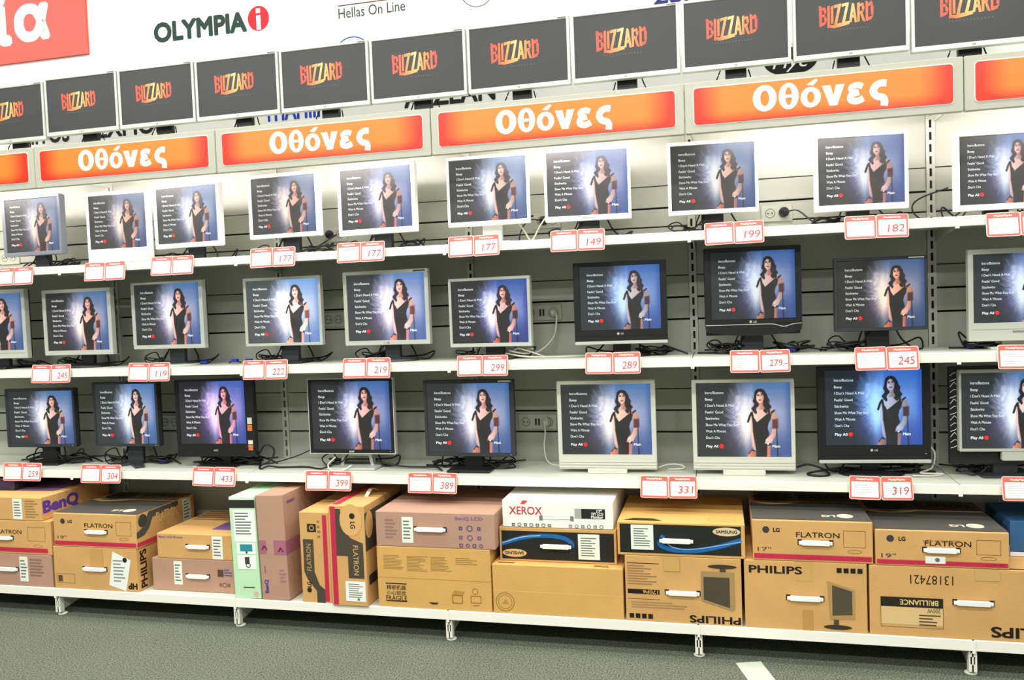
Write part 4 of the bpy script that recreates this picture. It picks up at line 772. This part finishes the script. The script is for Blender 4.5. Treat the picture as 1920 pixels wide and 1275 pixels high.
for key, dx_, rx in (('11', .10, .06), ('14', .14, .055), ('15', .12, .05), ('19', -.12, .06), ('21', .16, .07), ('22', -.1, .08), ('24', -.12, .05), ('25', -.09, .06), ('27', .13, .08), ('28', -.11, .07), ('28', .15, .08), ('29', -.12, .06), ('2A', -.12, .06),
                     ('31', -.1, .08), ('31', .16, .07), ('32', -.12, .06), ('32', .13, .07), ('33', -.05, .09), ('33', .12, .08), ('35', -.13, .07), ('38', .1, .08)):
    c = MON[key]; sd = 'left' if dx_ < 0 else 'right'
    coil(c[0]+dx_, MY+.075, SHELFZ[key[0]], rx, .045, 11, 'heap of black cable lying %s of the foot, %s monitor on %s shelf' % (sd, ORD['123456789A'.index(key[1])], SHELFN[key[0]]), .0042, None, .035)
coil(MON['26'][0]+.13, MY+.06, Z2, .06, .04, 9, 'heap of grey cable right of the foot, sixth monitor on middle shelf', .0042, M_CABLEW, .04)
cable([(2.27, .2, 1.79), (2.3, .2, 1.74), (2.33, .2, 1.70), (2.37, .2, 1.76), (2.4, .2, 1.8)], 'white cable forming a V between sixth and seventh monitors, top shelf', M_CABLEW, .004)
cable([(.78, .2, Z2+.005), (.82, .19, Z2+.012), (.855, .19, Z2+.006)], 'short black cable with blue plug right of the third monitor, middle shelf', plug=1)
cable([(.875, .19, Z2+.006), (.9, .185, Z2+.012), (.93, .19, Z2+.006)], 'second short cable with blue plug left of the fourth monitor, middle shelf', plug=1)
# particular cables
cable([(4.02, .19, Z1+.13), (3.93, .26, Z1+.1), (3.905, .27, Z1+.06), (3.94, .24, Z1+.012), (4.02, .2, Z1+.006), (4.08, .2, Z1+.04), (4.14, .2, Z1+.04), (4.2, .22, Z1+.006)], 'black cable arching between the ninth and tenth monitors on the top shelf')
cable([(3.43, D-.04, 1.775), (3.47, D-.06, 1.772), (3.53, .28, Z1+.03), (3.6, .22, Z1+.006), (3.66, .2, Z1+.03), (3.7, .2, Z1+.006)], 'black mains cord plugged in right of the eighth monitor, top shelf', plugs=[(3.415, D-.009, 1.775)])
cable([(2.4, D-.035, 1.372), (2.405, D-.045, 1.34), (2.39, D-.06, 1.26), (2.33, .26, 1.2), (2.24, .2, 1.187), (2.2, .17, 1.2), (2.3, .15, 1.185), (2.42, .17, 1.181), (2.6, .19, 1.182), (2.72, .19, 1.181)], 'white mains cord hanging right of the sixth monitor, middle shelf', M_CABLEW, .0045, plugs=[(2.385, D-.009, 1.375)])
cable([(2.33, D-.04, .86), (2.335, D-.05, .82), (2.33, D-.06, .74), (2.36, .28, .684), (2.45, .24, .681), (2.5, .2, .69)], 'white mains cord hanging left of the sixth monitor, bottom shelf', M_CABLEW, .004, plugs=[(2.335, D-.009, .862)])
cable([(1.36, .2, .86), (1.3, .26, .83), (1.22, .28, .77), (1.12, .25, .72), (1.02, .22, .69), (.96, .2, .681), (.92, .16, .682)], 'black cable sloping down between the third and fourth monitors, bottom shelf')
cable([(.93, .17, .72), (.98, .16, .78), (1.02, .17, .76), (1.01, .16, .71), (.96, .14, .682), (1.0, .08, .681), (1.03, .1, .69), (1.08, .12, .682), (1.2, .14, .681), (1.3, .1, .682), (1.36, .12, .7)], 'black cable bundle winding left of the silver arched stand', r=.0045)
cable([(1.36, .14, .73), (1.34, .1, .70), (1.38, .06, .682), (1.43, .07, .684), (1.46, .1, .70)], 'white cable drooping by the silver arched stand', M_CABLEW, .004)
cable([(1.55, .17, .71), (1.6, .16, .70), (1.68, .15, .688), (1.78, .15, .686), (1.86, .13, .69), (1.9, .1, .682)], 'black cable running from the arched stand to the square foot', r=.0045)
cable([(2.86, .18, .69), (2.9, .2, .7), (2.95, .2, .7), (2.97, .2, .685), (2.9, .19, .681)], 'pale looped cable between the two pale grey monitors', M_CABLEW, .0035)
cable([(3.42, .16, .70), (3.47, .18, .71), (3.52, .17, .7), (3.55, .12, .682), (3.5, .1, .681), (3.47, .13, .684), (3.6, .17, .7), (3.68, .2, .69)], 'black cable between the pale grey monitor and the large black monitor', r=.0045)
cable([(3.93, .2, .8), (3.96, .2, .76), (3.95, .2, .70), (3.9, .17, .684), (3.98, .16, .683), (3.94, .13, .681), (3.86, .12, .682)], 'pale grey cable right of the large black monitor, bottom shelf', M_CABLEW, .0035)
cable([(2.35, D-.04, 1.80), (2.3, .3, 1.8), (2.27, .26, 1.75), (2.28, .22, 1.691), (2.4, .2, 1.692), (2.46, .2, 1.70)], 'black mains cord plugged in left of the seventh monitor, top shelf', plugs=[(2.355, D-.009, 1.80)], plug=5)
cable([(1.32, D-.04, 1.79), (1.3, .28, 1.76), (1.24, .2, 1.70), (1.3, .16, 1.692), (1.22, .15, 1.70), (1.29, .14, 1.715), (1.33, .18, 1.70), (1.26, .2, 1.692)], 'black mains cord bunched right of the fourth monitor, top shelf', plugs=[(1.272, D-.009, 1.797)], r=.0042)
cable([(1.9, .2, 1.692), (1.95, .2, 1.70), (1.99, .2, 1.695)], 'short cable with blue plug right of the fifth monitor, top shelf', plug=1)
for i in range(11):
    xm = (HX[i]+HX[i+1])/2; s = 1 if i % 2 else -1
    cable([(xm+s*.06, .17, CANT+.14), (xm+s*.08, .16, CANT+.09), (xm+s*.12, .19, CANT+.02), (xm+s*.16, .25, CANT+.004), (xm+s*.1, .3, CANT+.004)], 'thin black cable hanging behind the %s widescreen monitor' % ORD[i], r=.0028)
    cable([(xm-s*.05, .17, CANT+.13), (xm-s*.07, .16, CANT+.06), (xm-s*.1, .2, CANT+.008), (xm-s*.14, .26, CANT+.004)], 'second thin black cable beside the neck of the %s widescreen monitor' % ORD[i], r=.0028)

# ------------------------------------------------------------------ prints on the white wall
WY = .4245
def wall_thing(name, lab, cat): return thing(name, lab, cat, (0, 0, 0))
t = wall_thing('wall_sign', 'red wall sign with large white Greek letters in the upper left corner', 'sign')
MB().box(-2.4, -.11, WY-.012, WY, 2.842, 3.6).build('panel', mat('coral_red_sign', 'ef5a4e', .5, noise=.04, nscale=2), t)
for ch_, xr, hh_, zc, wd_ in (('ί', -.592, .30, 3.085, .1), ('α', -.342, .205, 3.045, .232)):
    v, f = text_pts(ch_, hh_, wd_, .05); x1 = v[:,0].max()
    me = bpy.data.meshes.new('letter'); me.from_pydata([(xr-x1+p[0], WY-.0128-p[2], zc+p[1]) for p in v], [], f); me.materials.append(M_WHITE); link('letter', me, t)
t = wall_thing('wall_logo', 'dark green capital lettering with a red disc on the white wall', 'logo')
flat_text('lettering', 'OLYMPIA', .105, .565, 2.905, WY-.0006, ink('1d3a34'), t, wd=.545, bold=.045)
MB().add([(.905+.06*math.cos(a), WY-.0006, 2.912+.062*math.sin(a)) for a in [2*math.pi*i/28 for i in range(28)]], [tuple(range(28))]).build('disc', ink('d8202c'), t)
MB().add([(x, WY-.0009, z) for x, z in ((.893,2.855),(.917,2.855),(.917,2.927),(.893,2.927))]+[(x, WY-.0009, z) for x, z in ((.893,2.938),(.917,2.938),(.917,2.962),(.893,2.962))], [(0,1,2,3),(4,5,6,7)]).build('disc_letter', M_WHITE, t)
t = wall_thing('wall_logo', 'small grey words under a thin line on the white wall', 'logo')
flat_text('lettering', 'Hellas On Line', .05, 1.52, 2.882, WY-.0006, ink('3a4640'), t, wd=.35, bold=.0)
MB().box(1.345, 1.62, WY-.001, WY, 2.918, 2.922).build('rule', ink('5a2a2a'), t)
def arc(cx, cz, r, a0, a1, th): 
    n = 24; P = [(cx+q*math.cos(math.radians(a0+(a1-a0)*i/n)), WY-.0006, cz+q*math.sin(math.radians(a0+(a1-a0)*i/n))) for q in (r, r-th) for i in range(n+1)]
    return MB().add(P, [(i, i+1, i+n+2, i+n+1) for i in range(n)])
tag(arc(1.41, 2.66, .105, 0, 180, .005).build('wall_logo', ink('2a4aa0')), 'thin blue arc on the white wall above the fifth widescreen monitor', 'logo')
tag(arc(2.06, 2.915, .085, 180, 360, .004).build('wall_logo', ink('7a7a76')), 'thin grey arc at the top edge of the white wall', 'logo')
t = wall_thing('wall_logo', 'slanted dark blue lettering at the top edge of the white wall', 'logo')
flat_text('lettering', 'ZON', .075, 2.99, 2.775, WY-.0006, ink('262a6e'), t, wd=.2, bold=.05, shear=.3)
for s, x, wdd, col, lab in (('HITOS', -.42, .3, '2a2422', 'black letter feet showing under the second widescreen monitor'), ('LEXMOR', .1, .5, '1a1a1a', 'bold black letter feet under the third widescreen monitor'),
                            ('ITIAFIIIN', 1.1, .34, '1f3fb0', 'blue letter feet showing under the fifth widescreen monitor'), ('AEZEAN', 1.9, .46, '1a1a1a', 'bold black letter feet under the seventh widescreen monitor')):
    t = wall_thing('wall_logo', lab, 'logo'); flat_text('lettering', s, .1, x, 2.44, WY-.0006, ink(col), t, wd=wdd, bold=.03)
t = wall_thing('wall_logo', 'black oval badge with white script under the ninth widescreen monitor', 'logo')
MB().add([(3.46+.11*math.cos(a), WY-.0006, 2.43+.06*math.sin(a)) for a in [2*math.pi*i/28 for i in range(28)]], [tuple(range(28))]).build('oval', ink('181818'), t)
flat_text('script', 'Hyc', .07, 3.46, 2.42, WY-.0012, M_WHITE, t, wd=.14, shear=.3)
